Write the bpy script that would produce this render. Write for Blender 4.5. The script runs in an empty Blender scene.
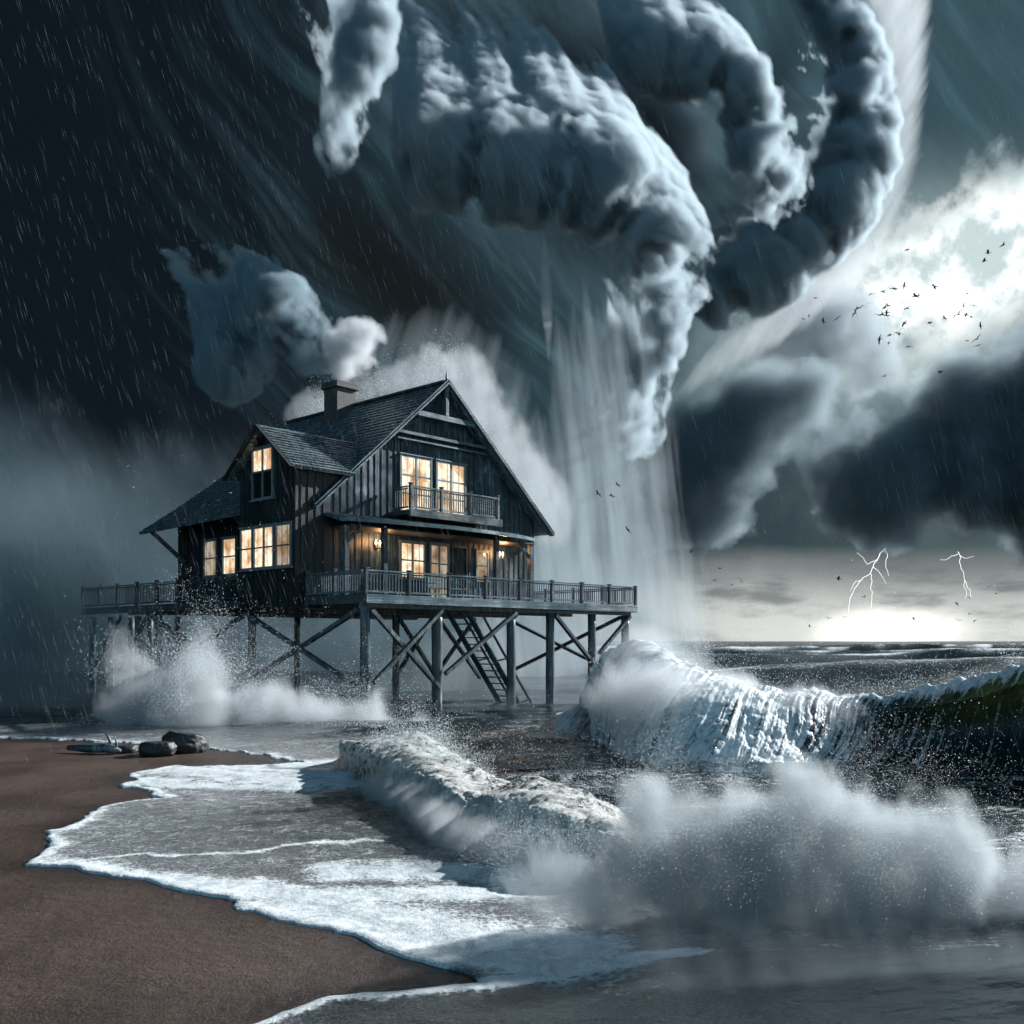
import bpy, bmesh, math, random
import numpy as np
from mathutils import Vector
sc = bpy.context.scene
COL = sc.collection
R = math.radians
F = 1000.0; HZ = 641.0; EYE = 3.0
cam_d = bpy.data.cameras.new('camera'); cam = bpy.data.objects.new('camera', cam_d); COL.objects.link(cam)
cam.location = (0, 0, EYE); cam.rotation_euler = (R(90), 0, 0)
cam_d.sensor_width = 36.0; cam_d.lens = 36.0 * F / 1024.0
cam_d.shift_y = (HZ - 512.0) / 1024.0
cam_d.clip_start = 0.1; cam_d.clip_end = 20000.0
sc.camera = cam
sc.view_settings.view_transform = 'Standard'; sc.view_settings.look = 'None'
sc.view_settings.exposure = 0.0; sc.view_settings.gamma = 1.0
def P(px, py, D):
    """world point seen at a place of the photograph, D metres in front of the viewpoint"""
    return np.array([(px - 512.0) / F * D, D, EYE + (HZ - py) / F * D])
def G(px, py, z=0.0):
    D = (EYE - z) * F / (py - HZ)
    return np.array([(px - 512.0) / F * D, D, z])
# ---------------------------------------------------------------- noise
def _hash(ix, iy, iz, k):
    h = (ix.astype(np.int64) * 374761393 + iy.astype(np.int64) * 668265263 + iz.astype(np.int64) * 2147483647 + k * 974634777) & 0xffffffff
    h = ((h ^ (h >> 13)) * 1274126177) & 0xffffffff
    h = ((h ^ (h >> 16)) * 2246822519) & 0xffffffff
    return ((h ^ (h >> 15)) & 0xffffff) / float(0x1000000)
def vnoise(p, k=0):
    i = np.floor(p).astype(np.int64); f = p - i; f = f * f * f * (f * (f * 6 - 15) + 10)
    out = 0
    for dx in (0, 1):
        wx = f[:, 0] if dx else 1 - f[:, 0]
        for dy in (0, 1):
            wy = f[:, 1] if dy else 1 - f[:, 1]
            for dz in (0, 1):
                wz = f[:, 2] if dz else 1 - f[:, 2]
                out = out + wx * wy * wz * _hash(i[:, 0] + dx, i[:, 1] + dy, i[:, 2] + dz, k)
    return out * 2 - 1
def fbm(p, octs=4, k=0, gain=.5):
    a = 1.0; s = 0; q = p.copy(); t = 0
    for o in range(octs):
        s = s + a * vnoise(q, k + o); t += a; a *= gain; q = q * 2.03 + 17.3
    return s / t
def worley(p, k=0):
    i = np.floor(p).astype(np.int64); best = np.full(len(p), 9.0)
    for dx in (-1, 0, 1):
        for dy in (-1, 0, 1):
            for dz in (-1, 0, 1):
                c = i + (dx, dy, dz)
                q = np.stack([_hash(c[:, 0], c[:, 1], c[:, 2], k + m) for m in (11, 12, 13)], 1) + c
                best = np.minimum(best, ((p - q) ** 2).sum(1))
    return np.sqrt(best)
def puffs(p, k=0):
    d = worley(p, k)
    return np.sqrt(np.maximum(0, 1 - (d / 1.05) ** 2))
def grid_faces(nu, nv, wrap_v=False, wrap_u=False):
    U = nu if wrap_u else nu - 1; V = nv if wrap_v else nv - 1
    a, b = np.meshgrid(np.arange(U), np.arange(V), indexing='ij')
    a1 = (a + 1) % nu; b1 = (b + 1) % nv
    return np.stack([a * nv + b, a1 * nv + b, a1 * nv + b1, a * nv + b1], -1).reshape(-1, 4)
def mesh_from(name, verts, faces, mat=None, smooth=True):
    me = bpy.data.meshes.new(name)
    verts = np.asarray(verts, np.float32); faces = np.asarray(faces, np.int32); n = faces.shape[1]
    me.vertices.add(len(verts)); me.vertices.foreach_set('co', verts.ravel())
    me.loops.add(faces.size); me.loops.foreach_set('vertex_index', faces.ravel())
    me.polygons.add(len(faces)); me.polygons.foreach_set('loop_start', np.arange(len(faces), dtype=np.int32) * n)
    me.update(calc_edges=True)
    if smooth: me.polygons.foreach_set('use_smooth', np.ones(len(faces), bool))
    if mat: me.materials.append(mat)
    me.validate()
    return me
def obj(name, me, parent=None, **props):
    o = bpy.data.objects.new(name, me); COL.objects.link(o)
    if parent: o.parent = parent
    for k, v in props.items(): o[k] = v
    return o
def normals(v, nu, nv, wrap_v=False):
    g = v.reshape(nu, nv, 3)
    du = np.gradient(g, axis=0)
    dv = (np.roll(g, -1, 1) - np.roll(g, 1, 1)) if wrap_v else np.gradient(g, axis=1)
    n = np.cross(du, dv).reshape(-1, 3)
    return n / np.maximum(1e-9, np.linalg.norm(n, axis=1, keepdims=True))
def spline(pts, n):
    """Catmull-Rom through rows of any width"""
    p = np.asarray(pts, float); m = len(p)
    p = np.vstack([2 * p[0] - p[1], p, 2 * p[-1] - p[-2]])
    t = np.linspace(0, m - 1 - 1e-9, n); i = t.astype(int); f = (t - i)[:, None]
    a, b, c, d = p[i], p[i + 1], p[i + 2], p[i + 3]
    return .5 * (2 * b + (c - a) * f + (2 * a - 5 * b + 4 * c - d) * f ** 2 + (3 * b - a - 3 * c + d) * f ** 3)
def points_obj(name, pos, rad, mat, **props):
    """a cloud of round droplets"""
    me = bpy.data.meshes.new(name); me.vertices.add(len(pos))
    me.vertices.foreach_set('co', np.asarray(pos, np.float32).ravel())
    o = bpy.data.objects.new(name, me); COL.objects.link(o)
    bpy.context.view_layer.objects.active = o
    for q in bpy.context.selected_objects: q.select_set(False)
    o.select_set(True)
    bpy.ops.object.convert(target='POINTCLOUD')
    o = bpy.context.view_layer.objects.active
    at = o.data.attributes.get('radius') or o.data.attributes.new('radius', 'FLOAT', 'POINT')
    at.data.foreach_set('value', np.broadcast_to(np.asarray(rad, np.float32), (len(pos),)).astype(np.float32).copy())
    o.data.materials.clear(); o.data.materials.append(mat)
    for k, v in props.items(): o[k] = v
    return o
class NT:
    def __init__(s, tree): s.t = tree; tree.nodes.clear()
    def n(s, typ, ins=None, **at):
        x = s.t.nodes.new(typ)
        for k, v in at.items(): setattr(x, k, v)
        for k, v in (ins or {}).items():
            so = x.inputs[k]
            if isinstance(v, bpy.types.NodeSocket): s.t.links.new(v, so)
            else: so.default_value = v
        return x
    def m(s, op, a, b=0.0, c=0.0, clamp=False):
        return s.n('ShaderNodeMath', {0: a, 1: b, 2: c}, operation=op, use_clamp=clamp).outputs[0]
    def ss(s, x, a, b, to0=0.0, to1=1.0):
        return s.n('ShaderNodeMapRange', {0: x, 1: a, 2: b, 3: to0, 4: to1}, interpolation_type='SMOOTHSTEP').outputs[0]
    def mix(s, f, a, b, mode='MIX'):
        x = s.n('ShaderNodeMix', {0: f}, data_type='RGBA', blend_type=mode)
        for i, v in ((6, a), (7, b)):
            if isinstance(v, bpy.types.NodeSocket): s.t.links.new(v, x.inputs[i])
            else: x.inputs[i].default_value = (*v, 1) if len(v) == 3 else v
        return x.outputs[2]
    def noise(s, vec, scale, detail=6, rough=.55, dist=0.0, dim='3D'):
        return s.n('ShaderNodeTexNoise', {'Vector': vec, 'Scale': scale, 'Detail': detail, 'Roughness': rough, 'Distortion': dist}, noise_dimensions=dim).outputs[0]
    def link(s, a, b): s.t.links.new(a, b)
def mat(name):
    m = bpy.data.materials.new(name); m.use_nodes = True
    t = NT(m.node_tree); t.out = t.n('ShaderNodeOutputMaterial')
    return m, t
def set_attr(me, name, val):
    a = me.attributes.new(name, 'FLOAT', 'POINT'); a.data.foreach_set('value', np.asarray(val, np.float32))
# ---------------------------------------------------------------- world: storm sky
def azel(px, py):
    a = math.atan2(px - 512.0, F); return a, math.atan((HZ - py) / F * math.cos(a))
SUN_AZ, SUN_EL = R(57), R(26)
w = bpy.data.worlds.new('World'); sc.world = w; w.use_nodes = True
t = NT(w.node_tree)
wo = t.n('ShaderNodeOutputWorld')
d = t.n('ShaderNodeTexCoord').outputs['Generated']
s_ = t.n('ShaderNodeSeparateXYZ', {0: d})
AZ = t.m('ARCTAN2', s_.outputs[0], s_.outputs[1]); EL = t.m('ARCSINE', s_.outputs[2])
n1 = t.noise(d, 5.0, 4, .6); n2 = t.noise(d, 14.0, 5, .62); n3 = t.noise(d, 2.2, 2, .5)
warp = t.m('MULTIPLY', t.m('SUBTRACT', n1, .5), .22); warp2 = t.m('MULTIPLY', t.m('SUBTRACT', n2, .5), .10)
def ell(px, py, a, b, rot=0.0, w1=1.0, w2=1.0, lo=1.0, hi=.2):
    """soft ragged oval patch of cloud about a direction: 1 in its middle, 0 outside"""
    a0, e0 = azel(px, py); c, s = math.cos(rot), math.sin(rot)
    x = t.m('SUBTRACT', AZ, a0); y = t.m('SUBTRACT', EL, e0)
    X = t.m('ADD', t.m('MULTIPLY', x, c), t.m('MULTIPLY', y, s)); Y = t.m('SUBTRACT', t.m('MULTIPLY', y, c), t.m('MULTIPLY', x, s))
    X = t.m('DIVIDE', X, a); Y = t.m('DIVIDE', Y, b)
    r = t.m('SQRT', t.m('ADD', t.m('MULTIPLY', X, X), t.m('MULTIPLY', Y, Y)))
    r = t.m('ADD', r, t.m('MULTIPLY', warp, 4.0 * w1)); r = t.m('ADD', r, t.m('MULTIPLY', warp2, 3.0 * w2))
    return t.ss(r, lo, hi)
# long streaks of blown cloud
def streaks(rot, fine, scale, lo, hi):
    c, q = math.cos(rot), math.sin(rot)
    X = t.m('ADD', t.m('MULTIPLY', AZ, c), t.m('MULTIPLY', EL, q)); Y = t.m('SUBTRACT', t.m('MULTIPLY', EL, c), t.m('MULTIPLY', AZ, q))
    Y = t.m('ADD', Y, t.m('MULTIPLY', t.m('SUBTRACT', n3, .5), .25))
    return t.ss(t.noise(t.n('ShaderNodeCombineXYZ', {0: X, 1: t.m('MULTIPLY', Y, fine)}).outputs[0], scale, 4, .62), lo, hi)
strk = streaks(R(-54), 11.0, 3.6, .44, .74)
# base: near black over the land side, slate over the sea
side = t.ss(t.m('ADD', AZ, t.m('MULTIPLY', warp, .8)), R(-20), R(22))
col = t.mix(side, (.003, .0055, .008), (.024, .048, .06))
col = t.mix(t.m('MULTIPLY', t.m('MULTIPLY', strk, t.ss(AZ, R(-26), R(2))), t.m('MULTIPLY', t.ss(EL, R(4), R(20)), .6)), col, (.045, .095, .12))
def lay(c, f, rgb, k=1.0): return t.mix(t.m('MULTIPLY', f, k), c, rgb)
col = lay(col, ell(500, 70, .22, .15, R(-30), .5, .6), t.mix(strk, (.025, .06, .08), (.06, .13, .16)), .85)
col = lay(col, ell(690, 190, .15, .2, R(-20), .5, .3), (.03, .062, .078), .8)
col = lay(col, ell(400, 285, .15, .085, R(-25), .8, .8), (.005, .006, .007), .9)
col = lay(col, ell(772, 120, .045, .13, R(-12), .4, .5), (.009, .018, .024), .85)
# right-hand half: pale grey cloud, the bright rift, the dark rain band, the light along the horizon
grey = t.mix(t.ss(n2, .36, .66), (.085, .13, .145), (.21, .27, .28))
col = lay(col, ell(870, 330, .26, .15, R(22), .7, 1.4), grey, 1.0)
col = lay(col, ell(985, 262, .19, .072, R(20), 2.6, 9.0, 1.1, .3), t.mix(t.ss(n2, .4, .6), (.36, .43, .44), (.95, .98, .96)), 1.0)
col = lay(col, ell(1120, 345, .11, .10, 0, .8, 2.0), (.05, .075, .085), .9)
band = t.m('MULTIPLY', t.ss(t.m('ADD', EL, t.m('MULTIPLY', warp, .5)), R(13.5), R(8.5)), t.ss(AZ, R(-12), R(6)))
col = lay(col, band, (.022, .036, .042), .93)
col = lay(col, t.m('MULTIPLY', band, t.ss(n1, .45, .68)), (.06, .085, .092), .75)
low = t.m('MULTIPLY', t.m('MULTIPLY', t.ss(t.m('ADD', EL, t.m('MULTIPLY', warp, .18)), R(5.4), R(4.2)), t.ss(AZ, R(-1), R(14))), t.ss(EL, R(-2), R(-.3)))
lowc = t.mix(t.ss(t.m('ADD', EL, t.m('MULTIPLY', warp, .25)), R(4.6), R(1.2)), (.105, .12, .125), (.36, .375, .36))
lowc = t.mix(t.m('MULTIPLY', t.ss(t.noise(t.n('ShaderNodeCombineXYZ', {0: t.m('MULTIPLY', AZ, 9.0), 1: t.m('MULTIPLY', EL, 34.0)}).outputs[0], 1.0, 4, .6), .45, .66), .75), lowc, (.09, .1, .105))
col = t.mix(low, col, lowc)
col = lay(col, ell(890, 634, .30, .034, 0, .15, .2, 1.1, .0), (.6, .6, .56), .42)
col = lay(col, ell(890, 631, .075, .026, 0, .5, 1.6, 1.2, .0), (1.25, 1.24, 1.16), .85)
# teal sky fill added behind the viewpoint to brighten whatever faces it
nish = t.n('ShaderNodeTexSky', sky_type='NISHITA', sun_disc=False, sun_elevation=SUN_EL, sun_rotation=SUN_AZ)
back = t.m('MULTIPLY', t.ss(s_.outputs[1], .1, -.6), .055)
col = t.mix(1.0, col, t.mix(1.0, nish.outputs[0], t.n('ShaderNodeCombineXYZ', {0: t.m('MULTIPLY', back, .62), 1: back, 2: t.m('MULTIPLY', back, 1.1)}).outputs[0], 'MULTIPLY'), 'ADD')
bg = t.n('ShaderNodeBackground', {0: col, 1: 1.0}); t.link(bg.outputs[0], wo.inputs[0])
w.cycles.sampling_method = 'MANUAL'; w.cycles.sample_map_resolution = 512
sl = bpy.data.lights.new('sun', 'SUN'); sl.energy = 5.0; sl.angle = R(.6); sl.color = (.95, .98, 1.0)
so = bpy.data.objects.new('sun', sl); COL.objects.link(so)
SUND = Vector((math.sin(SUN_AZ) * math.cos(SUN_EL), math.cos(SUN_AZ) * math.cos(SUN_EL), math.sin(SUN_EL)))
so.rotation_euler = (-SUND).to_track_quat('-Z', 'Y').to_euler(); so.location = SUND * 300
sc.view_settings.exposure = 0.75
cy = sc.cycles
cy.max_bounces = 6; cy.diffuse_bounces = 2; cy.glossy_bounces = 2; cy.transmission_bounces = 3; cy.volume_bounces = 2
cy.use_adaptive_sampling = True; cy.adaptive_threshold = .03; cy.transparent_max_bounces = 24; cy.sample_clamp_indirect = 4.0; cy.caustics_reflective = False; cy.caustics_refractive = False
cy.volume_step_rate = 3.0; cy.volume_max_steps = 256
# ---------------------------------------------------------------- sand and sea
def px_line(pts, z=0.0): return np.array([G(a, b, z)[:2] for a, b in pts])
SAND = px_line([(-900, 1500), (200, 1040), (240, 1024), (330, 999), (420, 988), (480, 983), (466, 975), (410, 958), (350, 937), (290, 921), (235, 912), (226, 901),
    (130, 880), (80, 868), (30, 866), (50, 850), (56, 830), (100, 806), (170, 797), (128, 786), (135, 773), (180, 765), (240, 766), (300, 763), (270, 755), (200, 748), (100, 741), (0, 738), (-500, 736), (-3500, 760)])
def seg_dist(p, line):
    out = np.full(len(p), 1e9)
    for a, b in zip(line[:-1], line[1:]):
        ab = b - a; tt = np.clip(((p - a) @ ab) / max(1e-9, ab @ ab), 0, 1)
        out = np.minimum(out, np.hypot(*(p - a - tt[:, None] * ab).T))
    return out
def inside(p, poly):
    c = np.zeros(len(p), bool); j = len(poly) - 1
    for i in range(len(poly)):
        xi, yi = poly[i]; xj, yj = poly[j]
        c ^= ((yi > p[:, 1]) != (yj > p[:, 1])) & (p[:, 0] < (xj - xi) * (p[:, 1] - yi) / (yj - yi + 1e-12) + xi); j = i
    return c
def z3(p, z=0.0): return np.column_stack([p, np.full(len(p), z)])
nrow = 760
yy = np.concatenate([np.linspace(470, 12, nrow), np.geomspace(11.6, .35, 60)]); Dd = 3000.0 / yy
xx = np.concatenate([np.linspace(-1.5, -.62, 90)[:-1], np.linspace(-.62, .62, 820), np.linspace(.62, 1.6, 100)[1:]])
gx, gd = np.meshgrid(xx, Dd, indexing='xy')           # rows are distances
XY = np.stack([gx * gd, gd], -1).reshape(-1, 2)
wob = np.stack([fbm(z3(XY * 1.3), 4, 3), fbm(z3(XY * 1.3), 4, 9)], 1) * .28 * np.clip(XY[:, 1:2] / 14, .5, 1.4)
Q = XY + wob
near = XY[:, 1] < 60
dist = np.full(len(XY), 30.0)
dist[near] = seg_dist(Q[near], SAND) * np.where(inside(Q[near], SAND), -1, 1)
X, Y = XY.T
sea_h = np.zeros(len(XY))
amp = np.clip((Y - 24) / 40, 0, 1) * np.exp(-np.maximum(0, Y - 300) / 500)
amp = amp * np.clip((X - 1) / 11, .1, 1)
ph = .5 * fbm(np.column_stack([X / 40, Y / 30, 0 * X]), 3, 5) * 6
sw = np.sin(Y / 4.5 + X / 60 + ph)
pk = (.5 + .5 * sw) ** 3.2
sea_h += amp * (pk * 2.6 * (.6 + .7 * fbm(np.column_stack([X / 26, Y / 30, 0 * X + 4]), 3, 8)) - .15)
off = np.clip((dist - .4) / 5, 0, 1)
cx = np.column_stack([X * .28 + Y * .08, Y * 1.0 - X * .25, 0 * X])
chop = fbm(cx * .9, 5, 21) * .16 + (1 - np.abs(fbm(cx * .6, 4, 31))) * .16
sea_h += off * chop * np.clip(40 / Y, .6, 1.2)
thin = (1 - np.clip((dist - .3) / 4.5, 0, 1)) * (1 - .8 * np.clip((X + 2.6) / 1.2, 0, 1) * np.clip((9.6 - Y) / .8, 0, 1))
film = .007 + .05 * np.clip(dist / 3, 0, 1) + .012 * np.exp(-((dist - .12) / .12) ** 2) + .008 * fbm(np.column_stack([X * 2, Y * 5, 0 * X]), 3, 41) * np.clip(dist, 0, 1)
Z = np.where(dist > 0, np.minimum(1, dist / .06) * film + sea_h, -.06 + np.maximum(dist, -.3) * .2)
# foam
fm = np.zeros(len(XY))
def foam_line(pts, wd, k, z=0.0, sharp=None):
    """a line of froth left by the run-up; with 'sharp' it has a crisp front and trails off behind"""
    global fm
    m = Y < 60
    dd = seg_dist(Q[m], px_line(pts))
    fm[m] = np.maximum(fm[m], k * np.exp(-(dd / wd) ** 1.5))
wf = .5 + .5 * fbm(z3(XY * .8), 3, 77)
fm = np.where(dist > 0, np.maximum(.95 * np.exp(-(dist / (.14 + .25 * wf))), .2 + .2 * wf * np.clip(1 - dist / 6, 0, 1)), 0) * np.clip((42 - Y) / 12, 0, 1) * np.where((X > -2.4) & (Y < 9.2), .3, 1)
foam_line([(60, 862), (150, 858), (270, 857), (380, 848)], .10, .62)
foam_line([(70, 866), (160, 880), (300, 898), (420, 900), (540, 900)], .42, .95)
foam_line([(230, 912), (330, 930), (420, 955), (520, 965)], .35, .9)
foam_line([(300, 905), (420, 935), (560, 960)], .75, 1.0); foam_line([(330, 875), (420, 880), (520, 885)], .5, .8)
foam_line([(240, 1026), (330, 1001), (480, 986), (600, 972), (700, 964)], .14, 1.0)
foam_line([(180, 770), (240, 780), (320, 785), (360, 790)], 1.1, .85); foam_line([(140, 780), (200, 788), (300, 792)], .5, .8)
foam_line([(230, 768), (300, 775), (350, 778)], .5, .9)
foam_line([(300, 765), (400, 762)], 1.0, .8)
crest = np.clip((pk - .86) / .14, 0, 1) * amp
fm = np.maximum(fm, crest * (.45 + .4 * fbm(np.column_stack([X / 5, Y / 2, 0 * X]), 3, 55)))
fm = np.maximum(fm, off * np.where((X > -1.2) & (Y < 10.2), .03, .34) * np.clip((60 - Y) / 30, 0, 1) * (1 - np.abs(fbm(cx * 1.4, 4, 63))) ** 3)
fm[dist <= 0] = 0
def water_material(name, deep=(.006, .016, .02), olive_glow=None, chop=.55, froth=((.36, .41, .43), (.86, .89, .89))):
    m, t = mat(name)
    pos = t.n('ShaderNodeNewGeometry').outputs['Position']
    fa = t.n('ShaderNodeAttribute', attribute_name='foam').outputs['Fac']; th = t.n('ShaderNodeAttribute', attribute_name='thin').outputs['Fac']
    f1 = t.noise(pos, 3.2, 6, .66, 1.0); f2 = t.n('ShaderNodeTexVoronoi', {'Vector': pos, 'Scale': 11.0}, feature='DISTANCE_TO_EDGE').outputs['Distance']
    lace = t.m('SUBTRACT', t.m('ADD', t.m('MULTIPLY', t.m('ADD', f1, t.noise(t.n('ShaderNodeVectorMath', {0: pos, 1: (2.2, 7.0, 2.2)}, operation='MULTIPLY').outputs[0], 2.0, 5, .7)), .6), t.m('MULTIPLY', fa, 1.05)), t.m('MULTIPLY', f2, .4))
    fmask = t.m('MULTIPLY', t.ss(lace, .78, 1.2), t.ss(fa, .03, .2))
    speck = t.noise(pos, 60.0, 3, .7)
    base = t.mix(th, deep, olive_glow or t.mix(t.ss(t.noise(pos, 38.0, 3, .7), .4, .7), (.14, .14, .138), (.46, .47, .47)))
    wat = t.n('ShaderNodeBsdfPrincipled', {'Base Color': base, 'Roughness': .16, 'IOR': 1.33})
    fo = t.n('ShaderNodeBsdfPrincipled', {'Base Color': t.mix(t.ss(t.m('ADD', t.m('MULTIPLY', speck, .5), t.m('MULTIPLY', f1, .5)), .36, .6), *froth), 'Roughness': .7})
    hgt = t.m('ADD', t.m('MULTIPLY', t.noise(pos, 2.4, 5, .68), .6), t.m('ADD', t.m('MULTIPLY', fmask, .35), t.m('MULTIPLY', speck, .06)))
    bmp = t.n('ShaderNodeBump', {'Strength': chop, 'Distance': .12, 'Height': hgt})
    for b in (wat, fo): t.link(bmp.outputs[0], b.inputs['Normal'])
    mx = t.n('ShaderNodeMixShader', {0: fmask, 1: wat.outputs[0], 2: fo.outputs[0]}); t.link(mx.outputs[0], t.out.inputs[0])
    return m
M_WATER = water_material('sea_water')
me = mesh_from('water', np.column_stack([XY, Z]), grid_faces(len(Dd), len(xx))[:, ::-1], M_WATER)
set_attr(me, 'foam', fm); set_attr(me, 'thin', thin)
obj('water', me, kind='structure')
# sand: one sheet under everything
ys = np.concatenate([np.linspace(470, 60, 420), np.geomspace(59, .3, 40)]); ds = 3000.0 / ys; xs = np.linspace(-1.6, 1.1, 500)
sx, sd = np.meshgrid(xs, ds); S = np.stack([sx * sd, sd], -1).reshape(-1, 2)
sz = .02 * fbm(z3(S * .5), 4, 6) + .006 * fbm(z3(S * 3), 3, 8)
sdist = np.full(len(S), 20.0); k = S[:, 1] < 60
sdist[k] = seg_dist(S[k], SAND) * np.where(inside(S[k], SAND), -1, 1)
sz = np.where(sdist > .3, sz - np.minimum(.9, (sdist - .3) * .1), sz) - .012
m, t = mat('wet_sand')
pos = t.n('ShaderNodeNewGeometry').outputs['Position']
g1 = t.noise(pos, 42.0, 4, .75); g2 = t.noise(pos, .45, 5, .6); g3 = t.n('ShaderNodeTexWhiteNoise', {'Vector': t.n('ShaderNodeVectorMath', {0: pos, 1: (90, 90, 90)}, operation='MULTIPLY').outputs[0]}).outputs[0]
c = t.mix(t.ss(g1, .35, .7), (.032, .019, .014), (.125, .076, .055))
c = t.mix(t.m('MULTIPLY', t.ss(g2, .42, .66), .6), c, (.032, .022, .018))
c = t.mix(t.m('MULTIPLY', t.ss(g1, .6, .72), .75), c, (.36, .28, .23))
wet = t.n('ShaderNodeAttribute', attribute_name='wet').outputs['Fac']
c = t.mix(t.m('MULTIPLY', wet, .6), c, (.022, .017, .015))
b = t.n('ShaderNodeBsdfPrincipled', {'Base Color': c, 'Roughness': t.m('SUBTRACT', t.ss(g2, .3, .7, .66, .44), t.m('MULTIPLY', wet, .3))})
bm = t.n('ShaderNodeBump', {'Strength': .9, 'Distance': .02, 'Height': t.m('ADD', t.m('MULTIPLY', g1, 1.0), t.m('MULTIPLY', t.noise(pos, 6, 5, .6), 1.6))})
t.link(bm.outputs[0], b.inputs['Normal']); t.link(b.outputs[0], t.out.inputs[0])
sm_ = mesh_from('sand', np.column_stack([S, sz]), grid_faces(len(ds), len(xs))[:, ::-1], m); set_attr(sm_, 'wet', np.exp(-np.maximum(0, -sdist + .35 * fbm(z3(S * .9), 3, 4)) / .55)); obj('sand', sm_, kind='structure')
# ---------------------------------------------------------------- breaking waves
def wave(name, rows, prof, nu, nv, disp, foamf, material, **props):
    """rows: crest px, crest py, crest distance, foot px, foot py, hollow 0..1 along the wave; prof gives the cross section"""
    r = spline(rows, nu)
    cr = np.array([P(a, b, c) for a, b, c in r[:, :3]]); ft = np.array([G(a, b) for a, b in r[:, 3:5]]); hol = np.clip(r[:, 5], 0, 1); back = r[:, 6]
    fw = ft - cr; fw[:, 2] = 0
    v = np.linspace(0, 1, nv)
    A = prof(v, 0); B = prof(v, 1)                      # columns: forward (1 = foot), height (1 = crest), behind flag
    V = np.zeros((nu, nv, 3)); H = np.maximum(cr[:, 2], .05)
    for q in range(nu):
        pr = A * (1 - hol[q]) + B * hol[q]
        f = pr[:, 0]; f = np.where(f < 0, f * back[q] / max(.3, np.linalg.norm(fw[q])), f)
        V[q] = cr[q] * [1, 1, 0] + f[:, None] * fw[q] + np.outer(pr[:, 1] * H[q], [0, 0, 1])
    V = V.reshape(-1, 3); U, VV = np.meshgrid(np.linspace(0, 1, nu), v, indexing='ij'); U, VV = U.ravel(), VV.ravel()
    n = normals(V, nu, nv)
    if n[nv // 4::nv][:, 2].mean() < 0: n = -n; fl = True
    else: fl = False
    dsp, V2 = disp(V, n, U, VV, np.repeat(hol, nv), np.repeat(H, nv))
    V = V2 + n * dsp[:, None]
    f = grid_faces(nu, nv)
    if fl: f = f[:, ::-1]
    me = mesh_from(name, V, f, material)
    set_attr(me, 'foam', foamf(V, U, VV, np.repeat(hol, nv))); set_attr(me, 'thin', np.repeat(hol, nv) * np.clip(1.3 - np.abs(VV - .6) / .13, 0, 1) * np.clip((U - .6) / .15, 0, 1) * np.clip(.65 + fbm(V * .9, 3, 66), 0, 1))  # on waves 'thin' paints the hollow's backlit olive glow into the water colour
    return obj(name, me, **props), V, n, U, VV
def profile(pts):
    pts = np.array(pts, float)
    def f(v): return spline(pts, len(v))
    return f
pA = profile([(-1, -.03), (-.8, .06), (-.55, .3), (-.3, .68), (-.12, .93), (0, 1.0), (.16, 1.0), (.38, .92), (.62, .74), (.82, .5), (.95, .24), (1.03, .02), (1.12, -.1)])
pB = profile([(-1, -.03), (-.8, .06), (-.55, .3), (-.3, .68), (-.12, .93), (0, 1.0), (.2, .99), (.3, .9), (.2, .82), (.06, .6), (.18, .28), (.6, .06), (1.12, -.1)])
def prof_big(v, k): return (pB if k else pA)(v)
def disp_big(V, n, U, VV, hol, H):
    frontf = np.clip((VV - .42) / .1, 0, 1); env = np.clip(np.minimum(U, 1 - U) / .03, 0, 1) * np.clip((1 - VV) / .1, 0, 1)
    st = np.column_stack([U * 60, VV * 3.2, 0 * U]); st2 = np.column_stack([U * 160, VV * 8, 0 * U + 3])
    st = np.column_stack([U * 60 + VV * 7, VV * 3.2, 0 * U]); st2 = np.column_stack([U * 220 + VV * 26, VV * 8, 0 * U + 3])
    d = frontf * (1 - hol) * (.30 * puffs(V * .8, 3) + .2 * puffs(V * 1.7, 9) + .11 * puffs(V * 3.6, 17) + .055 * puffs(V * 8, 19) + .07 * fbm(st, 4, 2) + .05 * fbm(st2, 3, 5))
    d = d + frontf * hol * (.05 * fbm(st, 4, 2) + .02 * fbm(st2, 3, 5)) + (1 - frontf) * .1 * fbm(V * .9, 4, 7)
    cr = np.exp(-((VV - .45) / .05) ** 2); d = (d + cr * (.22 * puffs(V * 2.3, 21) + .2 * fbm(V * 3.0, 4, 25))) * np.clip((U - .02) / .12, .25, 1)
    return d * env, V
def foam_big(V, U, VV, hol):
    st = np.column_stack([U * 200 + VV * 26, VV * 4.0, 0 * U]); frontf = np.clip((VV - .4) / .1, 0, 1)
    f = frontf * (1 - hol) * (.62 + .5 * fbm(st, 4, 2)) + .6 * np.clip(1 - U / .16, 0, 1) + np.exp(-((VV - .44) / .07) ** 2) * .9 + frontf * hol * np.clip(.10 + .5 * fbm(st, 4, 12), 0, 1)
    return np.clip(np.maximum(f, .1 + .2 * fbm(V, 3, 5)), 0, 1)
WAVES = []
BIG = [(556, 716, 33.5, 558, 719, 0, 5), (588, 696, 31, 582, 726, 0, 5), (612, 672, 29.5, 606, 742, 0, 5), (640, 660, 27.5, 640, 764, 0, 6), (690, 686, 25.5, 690, 780, 0, 7), (750, 704, 24.5, 745, 783, .05, 7), (810, 708, 24, 800, 780, .25, 7),
       (865, 706, 23.6, 850, 776, .6, 7), (920, 698, 23, 905, 778, .95, 7), (975, 687, 22, 965, 790, 1, 7), (1035, 668, 21, 1030, 800, 1, 7), (1130, 660, 20, 1140, 815, .9, 7), (1300, 680, 19.5, 1310, 815, .6, 7)]
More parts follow.
